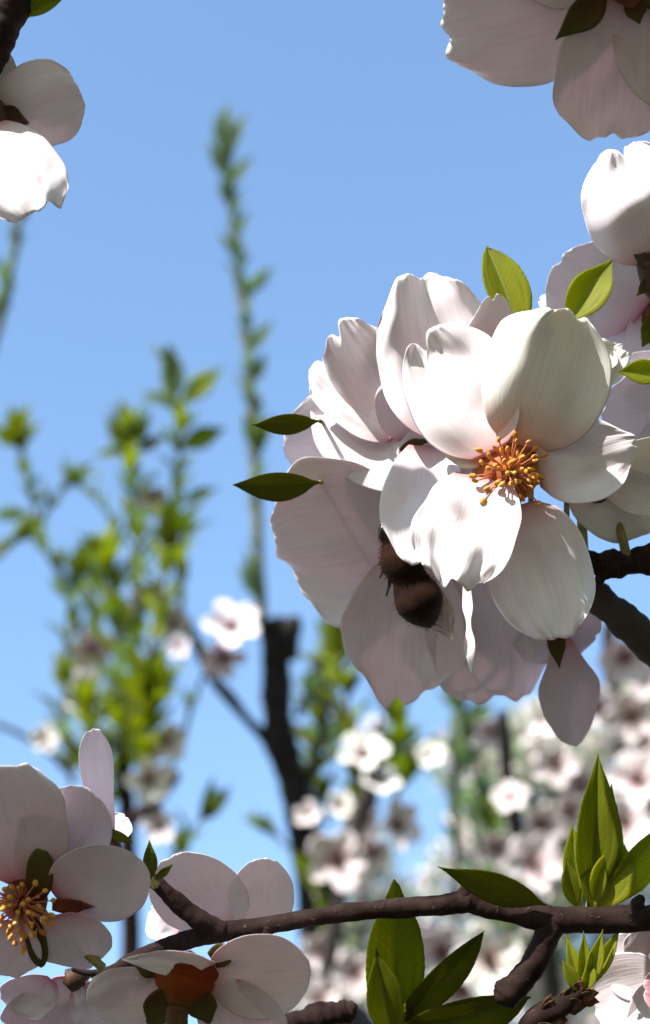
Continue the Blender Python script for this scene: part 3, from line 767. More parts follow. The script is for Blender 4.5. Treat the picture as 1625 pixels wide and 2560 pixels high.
# ------------------------------------------------------------------ foreground leaves
def leaves(label, d, c, ls, name='leaf_cluster', cat='leaves', stalk=None):
    T = Thing(name, label, cat, c, d)
    for i, p in enumerate(ls):
        q = dict(mat='leaf', prof=LEAF, cup=0.0, fold=0.35, notch=0.0, drop=0.04, ruf=0.04, irr=0.012, nu=52, nv=15, th=3.5, bend=0.04, teeth=0.03)
        q.update(p)
        q.setdefault('seed', hash((c[0], i)) % 1000)
        add_blade(T, 'leaf', **q)
    if stalk:
        add_tube(T, 'stalk', stalk, 'pedicel', 8, 5, 0.05)
    return T

leaves('bright yellow green leaf standing upright above the main blossom', 0.306, (1310, 845),
       [P((1306, 850), (1222, 606), 108, (0.12, 0.30), mat='leaf_young', fold=0.5, prof=OVAL)], 'almond_leaf', 'leaf',
       [(1306, 850, 0, 7), (1320, 900, -60, 6), (1340, 1100, -110, 7), (1345, 1390, -160, 8)])
leaves('green leaf tilted right between the main blossom and the cupped blossom', 0.304, (1420, 800),
       [P((1412, 810), (1538, 640), 100, (0.10, 0.10), mat='leaf_young', fold=0.6, bend=-0.05, twist=0.4)], 'almond_leaf', 'leaf',
       [(1412, 810, 0, 7), (1420, 900, -60, 6), (1430, 1100, -110, 7), (1440, 1390, -160, 8)])
leaves('small yellow green leaf tip at the right edge above the greenish petal', 0.300, (1600, 930),
       [P((1660, 935), (1540, 930), 64, (0.1, 0.1), mat='leaf_young')], 'almond_leaf', 'leaf',
       [(1660, 935, 0, 6), (1740, 980, -40, 6), (1830, 1160, -60, 7), (1850, 1340, -80, 8)])
leaves('dull green leaf pointing left beside the shaded petal of the cluster', 0.318, (760, 1045),
       [P((800, 1052), (628, 1062), 52, (0.0, -0.35), mat='leaf_dark', fold=0.3)], 'almond_leaf', 'leaf',
       [(800, 1052, 0, 6), (840, 1070, -270, 5), (1060, 1260, -250, 6), (1130, 1345, -40, 8)])
leaves('dark olive leaf with sharp tip pointing left, lower of the two beside the cluster', 0.318, (770, 1205),
       [P((800, 1205), (584, 1212), 74, (0.0, -0.42), mat='leaf_dark', fold=0.4, drop=0.0)], 'almond_leaf', 'leaf',
       [(800, 1205, 0, 6), (830, 1210, -270, 5), (1060, 1300, -250, 6), (1130, 1345, -40, 8)])
leaves('green leaf cut by the top edge beside the corner branch', 0.292, (60, 30),
       [P((50, 44), (160, -14), 46, (0.1, 0.2), mat='leaf')], 'almond_leaf', 'leaf', [(50, 44, 0, 6), (36, 48, 0, 6)])
leaves('olive leaf lying along the top of the bottom branch pointing left', 0.300, (1350, 2250),
       [P((1365, 2262), (1094, 2160), 84, (0.0, -0.35), mat='leaf_dark', fold=0.2, bend=0.0)], 'almond_leaf', 'leaf')
leaves('cluster of broad dark green leaves below the middle of the bottom branch', 0.312, (985, 2570), [
    P((988, 2640), (984, 2178), 142, (0.0, -0.28), prof=BLUNT, drop=0.12, mat='leaf', z=-30, fold=0.25, bend=0.0),
    P((985, 2600), (938, 2352), 96, (0.0, -0.2), prof=LEAF, z=20, mat='leaf'),
    P((985, 2560), (1206, 2316), 84, (0.1, -0.25), z=10, mat='leaf_dark', prof=OVAL),
    P((985, 2570), (1320, 2478), 120, (0.0, -0.3), z=24, mat='leaf_dark', prof=OVAL),
    P((980, 2610), (1170, 2640), 100, (0.0, -0.3), z=30, mat='leaf_dark', prof=OVAL),
], stalk=[(985, 2560, 0, 12), (985, 2640, 0, 14), (1000, 2760, 0, 16)])
leaves('upright cluster of fresh green leaves above the right end of the bottom branch', 0.306, (1490, 2260), [
    P((1470, 2270), (1494, 1882), 112, (0.15, 0.0), mat='leaf', prof=LEAF, z=10, fold=0.5, twist=0.3),
    P((1500, 2270), (1530, 1960), 90, (-0.2, 0.0), mat='leaf_young', z=-10, fold=0.4),
    P((1450, 2270), (1432, 2058), 60, (-0.2, 0.0), mat='leaf_young', z=-10, fold=0.6),
    P((1510, 2270), (1668, 2040), 92, (0.1, -0.1), mat='leaf_young', z=0, fold=0.5),
    P((1490, 2270), (1560, 2110), 110, (0.0, 0.1), mat='leaf_young', z=24, fold=0.5, prof=OVAL),
    P((1440, 2270), (1412, 2140), 50, (-0.1, -0.1), mat='leaf', z=10),
    P((1480, 2270), (1470, 2100), 70, (0.0, 0.2), mat='leaf_young', z=34, fold=0.5),
], stalk=[(1480, 2250, 0, 16), (1480, 2275, 0, 18), (1480, 2295, 0, 20)])
tb = leaves('tuft of tiny yellow green leaves sprouting from brown bud scales below the branch spur', 0.298, (1450, 2480), [
    P((1455, 2480), (1420, 2345), 34, (-0.1, 0.2), mat='leaf_young', fold=0.6),
    P((1460, 2480), (1460, 2330), 36, (0.0, 0.0), mat='leaf_young', z=-8, fold=0.6),
    P((1460, 2480), (1510, 2330), 44, (0.1, 0.1), mat='leaf_young', fold=0.6),
    P((1465, 2480), (1560, 2330), 40, (0.1, 0.2), mat='leaf_young', z=-12, fold=0.6),
    P((1460, 2480), (1480, 2400), 36, (0.1, 0.2), mat='leaf_young', z=14, fold=0.6),
    P((1450, 2480), (1405, 2400), 36, (0.0, 0.2), mat='leaf', z=14, fold=0.6),
], stalk=None)
add_tube(tb, 'stem', [(1300, 2640, -30, 30), (1340, 2555, -10, 30), (1400, 2515, 0, 28), (1450, 2480, 0, 20)], 'bark', 12, 5, 0.12, 8)
rs = random.Random(5)
for i in range(26):
    t = rs.random() ** 0.8
    cx, cy = 1335 + 125 * t, 2558 - 84 * t            # along the stubby stem
    sd = rs.choice((-1, 1)) * rs.uniform(0.3, 1)
    x, y = cx + 13 * sd * 0.55, cy + 13 * sd * 0.83
    dx, dy = 0.7 + 0.55 * sd * 0.55, -0.5 + 0.75 * sd
    q = rs.uniform(30, 46) / math.hypot(dx, dy)
    add_blade(tb, 'bud_scale', (x, y), (x + dx * q, y + dy * q), rs.uniform(24, 36), (rs.uniform(-.3, .3), rs.uniform(-.4, .3)), z=rs.uniform(4, 20) * (1 - 0.4 * abs(sd)),
              prof=SEP, mat='scale', cup=0.8, notch=0, drop=0.2, seed=i, nu=8, nv=7, th=4)
sp = leaves('small dark shrivelled leaf at the tip of the spur beside the round mauve petal', 0.298, (372, 2180), [
    P((378, 2200), (374, 2098), 36, (0.1, -0.1), mat='leaf_dark', fold=0.5),
    P((385, 2200), (432, 2160), 20, (0.1, -0.1), mat='leaf_dark', fold=0.5),
    P((420, 2240), (434, 2224), 20, (0.1, -0.1), mat='scale', fold=0.5),
    P((330, 2110), (256, 2070), 26, (0.0, -0.2), mat='leaf_dark', fold=0.3, z=-20),
], stalk=[(378, 2200, 0, 9), (392, 2215, 0, 12)])
bd = Thing('flower_bud', 'small pinkish green bud wedged beside the base of the upright leaf', 'bud', (1265, 880), 0.308)
for i, (dx, a) in enumerate(((-16, -0.2), (14, 0.25), (0, 0.0))):
    add_blade(bd, 'bud_scale', (1265 + dx * 0.3, 930), (1265 + dx * 1.5, 856), 44, (dx * 0.015, 0.1), z=i * 8, prof=OVAL, mat='petal_pink' if i == 1 else 'sepal', cup=1.0, notch=0, seed=i, nu=12, nv=9)
add_tube(bd, 'pedicel', [(1265, 930, 0, 9), (1270, 1000, -60, 8), (1290, 1200, -90, 9), (1300, 1390, -140, 10)], 'pedicel', 8, 4)

# ------------------------------------------------------------------ the bee
def bee_mat():
    m, n, l = newmat('bee_body')
    uv = n.new('ShaderNodeUVMap')
    sep = n.new('ShaderNodeSeparateXYZ'); l.new(uv.outputs[0], sep.inputs[0])
    dk, am, br = (0.011, 0.0045, 0.002), (0.06, 0.021, 0.006), (0.028, 0.010, 0.004)
    r = ramp(n, [(0.0, dk), (0.20, dk), (0.26, br), (0.42, br), (0.50, dk), (0.545, am), (0.60, am), (0.63, dk), (0.68, dk), (0.71, br), (0.76, br), (0.80, dk), (0.86, br), (0.92, dk)])
    l.new(sep.outputs[1], r.inputs[0])
    nz = n.new('ShaderNodeTexNoise'); nz.inputs['Scale'].default_value = 900
    bp = n.new('ShaderNodeBump'); bp.inputs['Strength'].default_value = 0.5; bp.inputs['Distance'].default_value = 0.0003
    l.new(nz.outputs[0], bp.inputs['Height'])
    p = n.new('ShaderNodeBsdfPrincipled'); p.inputs['Roughness'].default_value = 0.75; p.inputs['Specular IOR Level'].default_value = 0.1
    l.new(r.outputs[0], p.inputs['Base Color']); l.new(bp.outputs[0], p.inputs['Normal'])
    o = n.new('ShaderNodeOutputMaterial'); l.new(p.outputs[0], o.inputs[0])
    return m
def wing_mat():
    m, n, l = newmat('bee_wing')
    uv = n.new('ShaderNodeUVMap')
    wv = n.new('ShaderNodeTexVoronoi'); wv.feature = 'DISTANCE_TO_EDGE'; wv.inputs['Scale'].default_value = 5
    l.new(uv.outputs[0], wv.inputs['Vector'])
    rp = ramp(n, [(0.0, (0.38, 0.38, 0.38)), (0.05, (0.26, 0.26, 0.26))]); l.new(wv.outputs['Distance'], rp.inputs[0])
    t = n.new('ShaderNodeBsdfTransparent')
    p = n.new('ShaderNodeBsdfPrincipled'); p.inputs['Base Color'].default_value = (0.42, 0.34, 0.26, 1); p.inputs['Roughness'].default_value = 0.25
    mx = n.new('ShaderNodeMixShader')
    l.new(rp.outputs[0], mx.inputs[0]); l.new(t.outputs[0], mx.inputs[1]); l.new(p.outputs[0], mx.inputs[2])
    o = n.new('ShaderNodeOutputMaterial'); l.new(mx.outputs[0], o.inputs[0])
    return m
M['bee'] = bee_mat()
M['wing'] = wing_mat()
M['bee_leg'] = plain_mat('bee_leg', (0.008, 0.005, 0.003), (0.03, 0.013, 0.006), 800, 0.5, 0.2)
M['bee_eye'] = plain_mat('bee_eye', (0.004, 0.003, 0.003), (0.012, 0.008, 0.006), 2000, 0.2, 0.1, 0.6)
M['bee_fuzz'] = plain_mat('bee_fuzz', (0.02, 0.008, 0.003), (0.05, 0.02, 0.006), 600, 0.9, 0.0, 0.0)
bee = Thing('honeybee', 'dark brown honeybee clinging head up to the shaded drooping petals', 'bee', (1010, 1440), 0.3165)
path = [(972, 1302, 0, 10), (976, 1316, 0, 27), (984, 1334, 0, 34), (988, 1352, 2, 33), (992, 1366, 4, 40), (999, 1388, 6, 52), (1008, 1412, 7, 52), (1016, 1434, 6, 46),
        (1021, 1446, 4, 42), (1027, 1460, 4, 48), (1038, 1482, 6, 58), (1050, 1508, 7, 60), (1060, 1532, 4, 49), (1069, 1552, 0, 30), (1074, 1566, -2, 10)]
body = add_tube(bee, 'body', path, 'bee', 20, 4)
for sx, sz in ((-24, 8), (20, 12)):
    v, f = ball_geo(bee.loc(980 + sx, 1330, sz), (0.1, 1, 0), 12 * bee.k, 20 * bee.k, 10, 7)
    link('eye', make_mesh('eye', v, f, M['bee_eye']), bee.e)
for sx in (-1, 1):
    add_tube(bee, 'antenna', [(976 + sx * 8, 1308, 14, 3), (974 + sx * 16, 1296, 20, 2.4), (984 + sx * 22, 1286, 26, 2.0)], 'bee_leg', 6, 4)
for i, (y0, x1, y1, x2, y2) in enumerate(((1378, 962, 1366, 956, 1392), (1400, 960, 1424, 952, 1446), (1424, 974, 1460, 968, 1492),
                                         (1372, 1050, 1345, 1072, 1370), (1396, 1062, 1400, 1090, 1430), (1420, 1066, 1440, 1100, 1478))):
    s = -1 if i < 3 else 1
    add_tube(bee, 'leg', [(1000 + s * 25, y0, -15, 6), ((1000 + s * 25 + x1) / 2, (y0 + y1) / 2 - 6, -4, 6), (x1, y1, -12, 5), ((x1 + x2) / 2, (y1 + y2) / 2, -34, 3.5), (x2, y2, -52, 2.5)], 'bee_leg', 7, 4)
for b, t, W, n, z in (((1030, 1400), (1138, 1606), 78, (0.3, -0.2), -8), ((1030, 1412), (1112, 1560), 54, (0.2, -0.2), -16),
                      ((1024, 1392), (1126, 1586), 70, (0.4, -0.1), 2), ((1024, 1404), (1104, 1540), 50, (0.3, -0.1), -4)):
    add_blade(bee, 'wing', b, t, W, n, z=z, prof=[(0, .1), (.2, .45), (.5, .85), (.75, 1), (.92, .75), (1, .3)], mat='wing', cup=0.2, notch=0, drop=0.15, ruf=0.02, nu=12, nv=9, th=1.2)
fv, ff = [], []
rf = random.Random(4)
bm = body.data
vs = [v for v in bm.vertices]
for v in vs:
    uy = (bee.c[1] - v.co.y / bee.k)
    if 1315 < uy < 1455 or uy > 1500:
        for _ in range(3 if uy < 1455 else 1):
            p = np.array(v.co) + np.array([rf.uniform(-1, 1) for _ in range(3)]) * 5 * bee.k
            nn = np.array(v.normal) + np.array([rf.uniform(-.5, .5) for _ in range(3)])
            nn /= np.linalg.norm(nn)
            sd = np.cross(nn, [0.3, 0.5, 0.8]); sd /= max(np.linalg.norm(sd), 1e-6); sd2 = np.cross(nn, sd)
            h = rf.uniform(4, 7) * bee.k; r = 1.1 * bee.k
            q = len(fv)
            fv += [p + sd * r, p - sd * r * .5 + sd2 * r * .8, p - sd * r * .5 - sd2 * r * .8, p + nn * h]
            ff += [(q, q + 1, q + 3), (q + 1, q + 2, q + 3), (q + 2, q, q + 3)]
fz = link('fuzz', make_mesh('fuzz', fv, ff, M['bee_fuzz']), bee.e)
fz['kind'] = 'stuff'

# ------------------------------------------------------------------ things farther back: shared unit leaves and petals
def unit_blade(name, mat, prof, Wd, seed, **k):
    q = dict(cup=0.4, bend=0.05, notch=0.0, tipdrop=0.1, ruf=0.05, irr=0.01, nu=9, nv=7, th=0.012)
    q.update(k)
    v, f, uv = blade_geo(np.array([0, 1.0, 0]), np.array([1.0, 0, 0]), np.array([0, 0, 1.0]), 1.0, Wd, prof, q['cup'], q['bend'], q['notch'], q['tipdrop'], q['ruf'], q['irr'],
                         seed, q['nu'], q['nv'], q['th'], q.get('fold', 0))
    return make_mesh(name, v, f, M[mat], uv)
UL = {k: [unit_blade('orchard_leaf', k, LEAF, w_, i * 3 + 1, fold=0.35, bend=b_) for i, (w_, b_) in enumerate(((0.36, 0.06), (0.44, -0.04), (0.32, 0.1)))]
      for k in ('bgleaf', 'bgleaf_y', 'bgleaf_t', 'leaf_dark')}
UP_ = {k: [unit_blade('orchard_petal', k, WIDE, w_, i * 5 + 2, cup=c_, ruf=0.12, notch=0.05, irr=0.02, nu=10, nv=9) for i, (w_, c_) in enumerate(((0.80, 0.5), (0.9, 0.3), (0.72, 0.8)))]
       for k in ('petal', 'petal_cream', 'petal_pink', 'petal_mauve', 'petal_blush')}

def place_unit(T, name, me, p, axis, normal, L, parent=None):
    a = Vector(axis).normalized()
    n = Vector(normal)
    n = (n - a * n.dot(a))
    if n.length < 1e-4:
        n = a.orthogonal()
    n.normalize()
    s = a.cross(n)
    o = link(name, me, parent or T.e)
    m = Matrix((s, a, n)).transposed().to_4x4()
    m = Matrix.Translation(Vector(p)) @ m @ Matrix.Scale(L, 4)
    o.matrix_basis = m
    return o

def shoot(label, d, pts, seed, mats=('bgleaf',), Lr=(60, 85), step=42, group=None, r=(5, 2.5), spread=0.75, tuft=5, bare=0.0, stem='shoot', name='leafy_shoot', extra=()):
    """a thin shoot with leaves standing off it; pts are photo positions (x, y[, z])"""
    rg = random.Random(seed)
    T = Thing(name, label, 'shoot', (pts[0][0], pts[0][1]), d, group)
    n = len(pts)
    q = [(p[0], p[1], p[2] if len(p) > 2 else 0, r[0] + (r[1] - r[0]) * i / (n - 1)) for i, p in enumerate(pts)]
    add_tube(T, 'stem', q, stem, 8, 6, 0.08, seed)
    C_ = catmull([(a, b, c) for a, b, c, _ in q], 12)
    acc, tot = 0.0, 0.0
    seg = np.linalg.norm(np.diff(C_, axis=0), axis=1)
    full = seg.sum()
    k = 0
    for i in range(len(seg)):
        acc += seg[i]; tot += seg[i]
        if acc > step * 0.95 and tot / full > bare:
            acc = 0
            k += 1
            t = C_[i + 1] - C_[i]; t /= np.linalg.norm(t)
            tv = Vector((t[0], -t[1], t[2]))
            for j in range(rg.choice((1, 2, 2))):
                ang = k * 2.4 + j * 2.9 + rg.uniform(-.4, .4)
                sd = Vector((math.cos(ang), 0.15, math.sin(ang)))
                ax = tv * (1 - spread * 0.5) + sd * spread * rg.uniform(0.7, 1.2) + Vector((0, 0.15, 0))
                L = 1.5 * rg.uniform(*Lr) * (0.75 + 0.25 * (1 - tot / full))
                p = T.loc(C_[i][0], C_[i][1], C_[i][2])
                nv = tv * 0.8 - sd * 0.5 + Vector((rg.uniform(-.4, .4), rg.uniform(-.2, .4), rg.uniform(-.2, .6)))
                place_unit(T, 'leaf', rg.choice(UL[rg.choice(mats)]), p, ax, nv, L * T.k)
    e = C_[-1]; t = C_[-1] - C_[-3]; t /= np.linalg.norm(t)
    tv = Vector((t[0], -t[1], t[2]))
    for j in range(tuft):
        ang = j * 6.283 / max(tuft, 1) + rg.uniform(-.3, .3)
        sd = Vector((math.cos(ang), 0, math.sin(ang)))
        ax = tv + sd * rg.uniform(0.2, 0.75)
        place_unit(T, 'leaf', rg.choice(UL[rg.choice(mats)]), T.loc(e[0], e[1] + 6, e[2]), ax, sd * -1 + tv * 0.5, 1.5 * rg.uniform(*Lr) * T.k)
    for (x, y, dx, dy, L, mt) in extra:
        place_unit(T, 'leaf', rg.choice(UL[mt]), T.loc(x, y, rg.uniform(0, 10)), Vector((dx, -dy, 0.1)), Vector((rg.uniform(-.3, .3), rg.uniform(0, .5), 1)), 1.2 * L * T.k)
    return T

def far_blossom(label, d, c, dia, n, seed, mat='petal', group=None, hue=None, openness=0.35, center='calyx_dark', stamens=True):
    rg = random.Random(seed)
    T = Thing('orchard_blossom', label, 'blossom', c, d, group)
    N = Vector(n).normalized()
    X = N.cross(Vector((0.15, 1, 0.2))).normalized()
    Y = N.cross(X)
    r = dia / 2
    a0 = rg.random() * 6
    for i in range(5):
        a = a0 + i * 6.283 / 5 + rg.uniform(-.15, .15)
        dr = X * math.cos(a) + Y * math.sin(a)
        ax = dr * (1 - openness * .5) + N * openness * rg.uniform(0.6, 1.4)
        place_unit(T, 'petal', rg.choice(UP_[mat]), dr * (r * 0.10 * T.k), ax, N - dr * openness, r * rg.uniform(0.92, 1.12) * T.k)
    # centre: calyx cup behind, a tuft of stamens in front
    bx = -N * (r * 0.45)
    v, f, uv = tube_geo([(bx.x * T.k, bx.y * T.k, bx.z * T.k, r * .08 * T.k), (bx.x * .5 * T.k, bx.y * .5 * T.k, bx.z * .5 * T.k, r * .17 * T.k), (0, 0, 0, r * .2 * T.k)], 9, 3)
    link('calyx', make_mesh('calyx', v, f, M[center], uv), T.e)
    if stamens:
        V, Fc = [], []
        for j in range(14):
            a = rg.random() * 6.283
            dr = X * math.cos(a) + Y * math.sin(a)
            e = dr * (r * rg.uniform(.1, .32)) + N * (r * rg.uniform(.25, .42))
            v, f, uv = tube_geo([(0, 0, 0, r * .02 * T.k), (e.x * .6 * T.k, e.y * .6 * T.k, e.z * .6 * T.k, r * .018 * T.k), (e.x * T.k, e.y * T.k, e.z * T.k, r * .04 * T.k)], 5, 2)
            o = len(V)
            V += list(v); Fc += [tuple(i + o for i in q) for q in f]
        s = link('stamen_tuft', make_mesh('stamen_tuft', V, Fc, M['scale']), T.e)
    return T

GS_ = 'leafy shoots of the orchard trees in the background'
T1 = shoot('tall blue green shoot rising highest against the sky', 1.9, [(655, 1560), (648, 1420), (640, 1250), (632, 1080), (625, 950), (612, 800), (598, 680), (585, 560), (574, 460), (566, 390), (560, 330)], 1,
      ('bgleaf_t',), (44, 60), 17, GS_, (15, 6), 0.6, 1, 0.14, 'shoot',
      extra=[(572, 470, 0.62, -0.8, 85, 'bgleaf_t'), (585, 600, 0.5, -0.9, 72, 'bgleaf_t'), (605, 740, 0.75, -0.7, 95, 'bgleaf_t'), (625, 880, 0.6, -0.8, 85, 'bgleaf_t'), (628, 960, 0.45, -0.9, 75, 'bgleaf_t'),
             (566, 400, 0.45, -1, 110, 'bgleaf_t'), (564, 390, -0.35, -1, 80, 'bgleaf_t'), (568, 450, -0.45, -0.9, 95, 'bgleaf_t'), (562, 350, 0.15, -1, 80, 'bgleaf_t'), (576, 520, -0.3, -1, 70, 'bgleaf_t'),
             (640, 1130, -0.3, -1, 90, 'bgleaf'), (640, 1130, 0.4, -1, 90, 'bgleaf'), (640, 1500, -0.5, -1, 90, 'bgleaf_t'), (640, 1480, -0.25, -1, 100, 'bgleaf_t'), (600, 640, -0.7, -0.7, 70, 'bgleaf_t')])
shoot('shoot with a forked bright green tip standing left of the tall shoot', 1.7, [(455, 1560), (450, 1420), (440, 1290), (445, 1180), (450, 1080), (440, 1000), (432, 960)], 2,
      ('bgleaf', 'bgleaf_y', 'bgleaf_t'), (70, 95), 46, GS_, (8, 4), 0.8, 5,
      extra=[(440, 1000, -0.1, -1, 120, 'bgleaf_t'), (455, 1010, 0.8, -0.7, 120, 'bgleaf_y'), (450, 1020, 0.6, -0.6, 110, 'bgleaf'), (440, 1020, -0.7, -0.3, 85, 'bgleaf_t'), (450, 1120, 0.9, -0.4, 110, 'bgleaf'), (455, 1260, 0.9, -0.4, 90, 'bgleaf_t')])
shoot('bushy olive green shoot in the middle of the leafy group on the left', 1.7, [(330, 1700), (335, 1560), (345, 1420), (345, 1280), (325, 1180), (320, 1110)], 3,
      ('bgleaf_y', 'bgleaf', 'bgleaf_t'), (70, 100), 30, GS_, (9, 5), 0.9, 9,
      extra=[(330, 1120, -0.6, -0.7, 90, 'bgleaf'), (330, 1120, 0.4, -0.8, 95, 'bgleaf'), (325, 1130, -0.9, 0.1, 80, 'bgleaf_t'), (340, 1130, 0.8, -0.4, 80, 'leaf_dark')])
shoot('slender shoot with yellow green leaf tuft near the left edge', 1.8, [(210, 1640), (190, 1530), (150, 1440), (110, 1360), (80, 1240), (60, 1140), (48, 1100)], 4,
      ('bgleaf', 'bgleaf_t'), (60, 80), 66, GS_, (8, 4), 0.7, 0, 0.25,
      extra=[(48, 1110, -0.2, -1, 90, 'bgleaf_y'), (48, 1110, 0.3, -1, 95, 'bgleaf_y'), (50, 1120, 0.6, -0.7, 75, 'bgleaf_y'), (44, 1120, -0.6, -0.6, 75, 'bgleaf_y'), (50, 1130, 0.0, -1, 100, 'leaf_dark'),
             (60, 1230, 0.7, -0.6, 60, 'bgleaf_t'), (70, 1280, -1, 0.1, 80, 'bgleaf_t')])
shoot('short side twig with two blue green leaves between the left shoots', 1.8, [(100, 1340), (112, 1290), (140, 1240), (170, 1215)], 5, ('bgleaf_t',), (55, 75), 60, GS_, (5, 3), 0.6, 2,
      extra=[(165, 1215, 0.8, -0.7, 80, 'bgleaf_t')])
shoot('thin shoot with a pair of dull leaves left of the bushy shoot', 1.75, [(285, 1450), (282, 1360), (278, 1300), (250, 1260), (215, 1220)], 6, ('bgleaf_t', 'bgleaf'), (55, 75), 50, GS_, (6, 3), 0.6, 3)
shoot('dense olive shoot low in the leafy group above the mauve blossom', 1.65, [(300, 2000), (300, 1880), (300, 1760), (290, 1640), (285, 1520), (270, 1430)], 7,
      ('bgleaf_y', 'bgleaf', 'bgleaf_t', 'bgleaf'), (80, 110), 26, GS_, (12, 5), 0.9, 7)
shoot('yellow green shoot filling the right side of the leafy group', 1.6, [(330, 1900), (350, 1780), (370, 1660), (390, 1540), (410, 1440), (420, 1370)], 8,
      ('bgleaf_y', 'bgleaf_y', 'bgleaf'), (75, 105), 30, GS_, (9, 5), 0.9, 6)
shoot('grey green shoot at the lower left edge of the leafy group', 1.8, [(180, 1960), (165, 1840), (160, 1720), (165, 1620), (175, 1540), (190, 1460)], 9,
      ('bgleaf', 'bgleaf_t', 'bgleaf'), (70, 95), 36, GS_, (9, 5), 0.9, 6)
shoot('pale leafy shoot between the olive shoot and the thin left shoot', 1.9, [(230, 1860), (225, 1760), (228, 1660), (235, 1560), (240, 1480)], 10,
      ('bgleaf_t', 'bgleaf'), (65, 90), 36, GS_, (7, 4), 0.85, 5)
shoot('blue grey shoot cut by the left edge below the edge blossom', 1.5, [(-30, 900), (0, 800), (20, 700), (40, 610), (50, 540)], 11, ('bgleaf_t',), (70, 95), 60, GS_, (14, 8), 0.4, 3)
shoot('green leaves reaching in from the left edge halfway down', 1.7, [(-60, 1450), (-20, 1400), (10, 1370), (30, 1350)], 12, ('bgleaf',), (60, 80), 34, GS_, (6, 3), 0.8, 4)
shoot('bare bluish twig leaning across the sky gap to the right of the leafy group', 1.8, [(330, 2060), (370, 2000), (420, 1930), (455, 1850), (480, 1760), (505, 1700), (520, 1660)], 13, ('bgleaf_t',), (50, 65), 110, GS_, (8, 5), 0.7, 2, 0.1, 'bark_grey')
shoot('small dull shoot in the sky gap beside the dark limb', 1.8, [(720, 2120), (700, 2100), (685, 2085)], 14, ('bgleaf_t',), (60, 75), 25, GS_, (5, 3), 0.7, 3)
shoot('green tuft low beside the pale petals rising behind the branch', 1.6, [(420, 2200), (450, 2130), (480, 2080), (500, 2050)], 15, ('bgleaf_t', 'bgleaf'), (60, 85), 30, GS_, (6, 3), 0.8, 5)
shoot('olive leafy shoot hanging under the drooping petals of the cluster', 1.6, [(900, 2050), (890, 1950), (880, 1860), (870, 1780), (860, 1700), (850, 1640)], 16, ('bgleaf', 'leaf_dark', 'bgleaf_y'), (80, 110), 28, GS_, (9, 5), 0.95, 6)
shoot('yellow olive leaf tuft right of the hanging olive shoot', 1.6, [(990, 2010), (1000, 1940), (1005, 1880), (1000, 1830)], 17, ('bgleaf_y', 'bgleaf'), (90, 120), 26, GS_, (8, 5), 0.95, 6)
shoot('blue green shoot below the gap in the drooping petals', 1.9, [(1135, 2250), (1138, 2100), (1140, 1980), (1150, 1860), (1150, 1780)], 18, ('bgleaf_t',), (70, 100), 36, GS_, (9, 6), 0.8, 6, 0.3)
shoot('slim grey twig rising left of the hanging olive shoot', 1.8, [(745, 1790), (770, 1720), (800, 1650), (830, 1590), (860, 1530)], 19, ('bgleaf_t',), (60, 80), 60, GS_, (10, 7), 0.6, 2, 0.0, 'bark_grey')
shoot('yellow green shoot below the bottom branch left of the broad leaves', 1.5, [(835, 2700), (835, 2560), (832, 2440), (828, 2330), (790, 2230)], 20, ('bgleaf_y', 'bgleaf'), (80, 110), 70, GS_, (20, 8), 0.5, 3)
shoot('dark green leaves low behind the sunny background blossoms', 1.9, [(820, 2060), (800, 1960), (790, 1880), (800, 1800)], 21, ('leaf_dark', 'bgleaf'), (70, 95), 26, GS_, (8, 5), 0.9, 5)

shoot('tan and olive shoot low beside the upright narrow petal', 1.6, [(260, 2040), (250, 1940), (240, 1860), (225, 1790)], 33, ('bgleaf_y', 'bgleaf'), (75, 100), 24, GS_, (9, 5), 0.9, 6)
shoot('yellow green leaf fans above the peach background blossom', 1.6, [(360, 1960), (365, 1880), (380, 1810), (385, 1740)], 34, ('bgleaf_y', 'bgleaf_y', 'bgleaf'), (80, 105), 24, GS_, (8, 5), 0.9, 7)
shoot('grey green leaves filling the gap under the slim grey twig', 1.8, [(830, 1900), (800, 1820), (790, 1740), (810, 1680)], 35, ('bgleaf_t', 'bgleaf'), (75, 100), 26, GS_, (8, 5), 0.9, 6)
shoot('grey green shoot right of the thin vertical twig', 1.9, [(1200, 2300), (1210, 2180), (1195, 2080), (1200, 1960), (1190, 1850)], 36, ('bgleaf_t',), (70, 95), 30, GS_, (8, 5), 0.9, 6)
shoot('dull green shoot low between the right background blossoms', 1.7, [(1280, 2350), (1270, 2250), (1250, 2160), (1230, 2080)], 37, ('bgleaf', 'bgleaf_t'), (70, 95), 30, GS_, (8, 5), 0.9, 6)

# dark pruned limb and twigs behind the cluster
limb = Thing('almond_tree', 'dark pruned limb of a tree behind the cluster with a thin forked twig', 'tree', (760, 2060), 1.75)
_b = at(760, 2060, 1.75); _f = at(900, 2900, 1.75); _inv = cam.rotation_euler.to_matrix().inverted()
def _px(wp, r):
    q = _inv @ (Vector(wp) - _b)
    return (760 + q.x / limb.k, 2060 - q.y / limb.k, q.z / limb.k, r / limb.k)
add_tube(limb, 'trunk', [_px((_f.x + 0.10, _f.y + 0.16, -0.05), 0.10), _px((_f.x + 0.06, _f.y + 0.12, 0.6), 0.07), _px((_f.x + 0.02, _f.y + 0.05, 1.3), 0.055), (900, 2900, 0, 90), (830, 2500, 0, 66), (770, 2120, 0, 44), (735, 1960, 0, 40), (700, 1850, 0, 40), (692, 1760, 0, 38), (690, 1660, 0, 36), (686, 1590, 0, 36), (676, 1545, 0, 34)],
         'bark_dark', 16, 8, 0.10, 31, capround=False)
add_tube(limb, 'branch', [(715, 1880, 0, 26), (670, 1850, 0, 16), (620, 1800, 0, 13), (570, 1740, 0, 15), (530, 1690, 0, 15), (495, 1620, 0, 13), (460, 1540, 0, 10)], 'bark_dark', 12, 6, 0.12, 32)
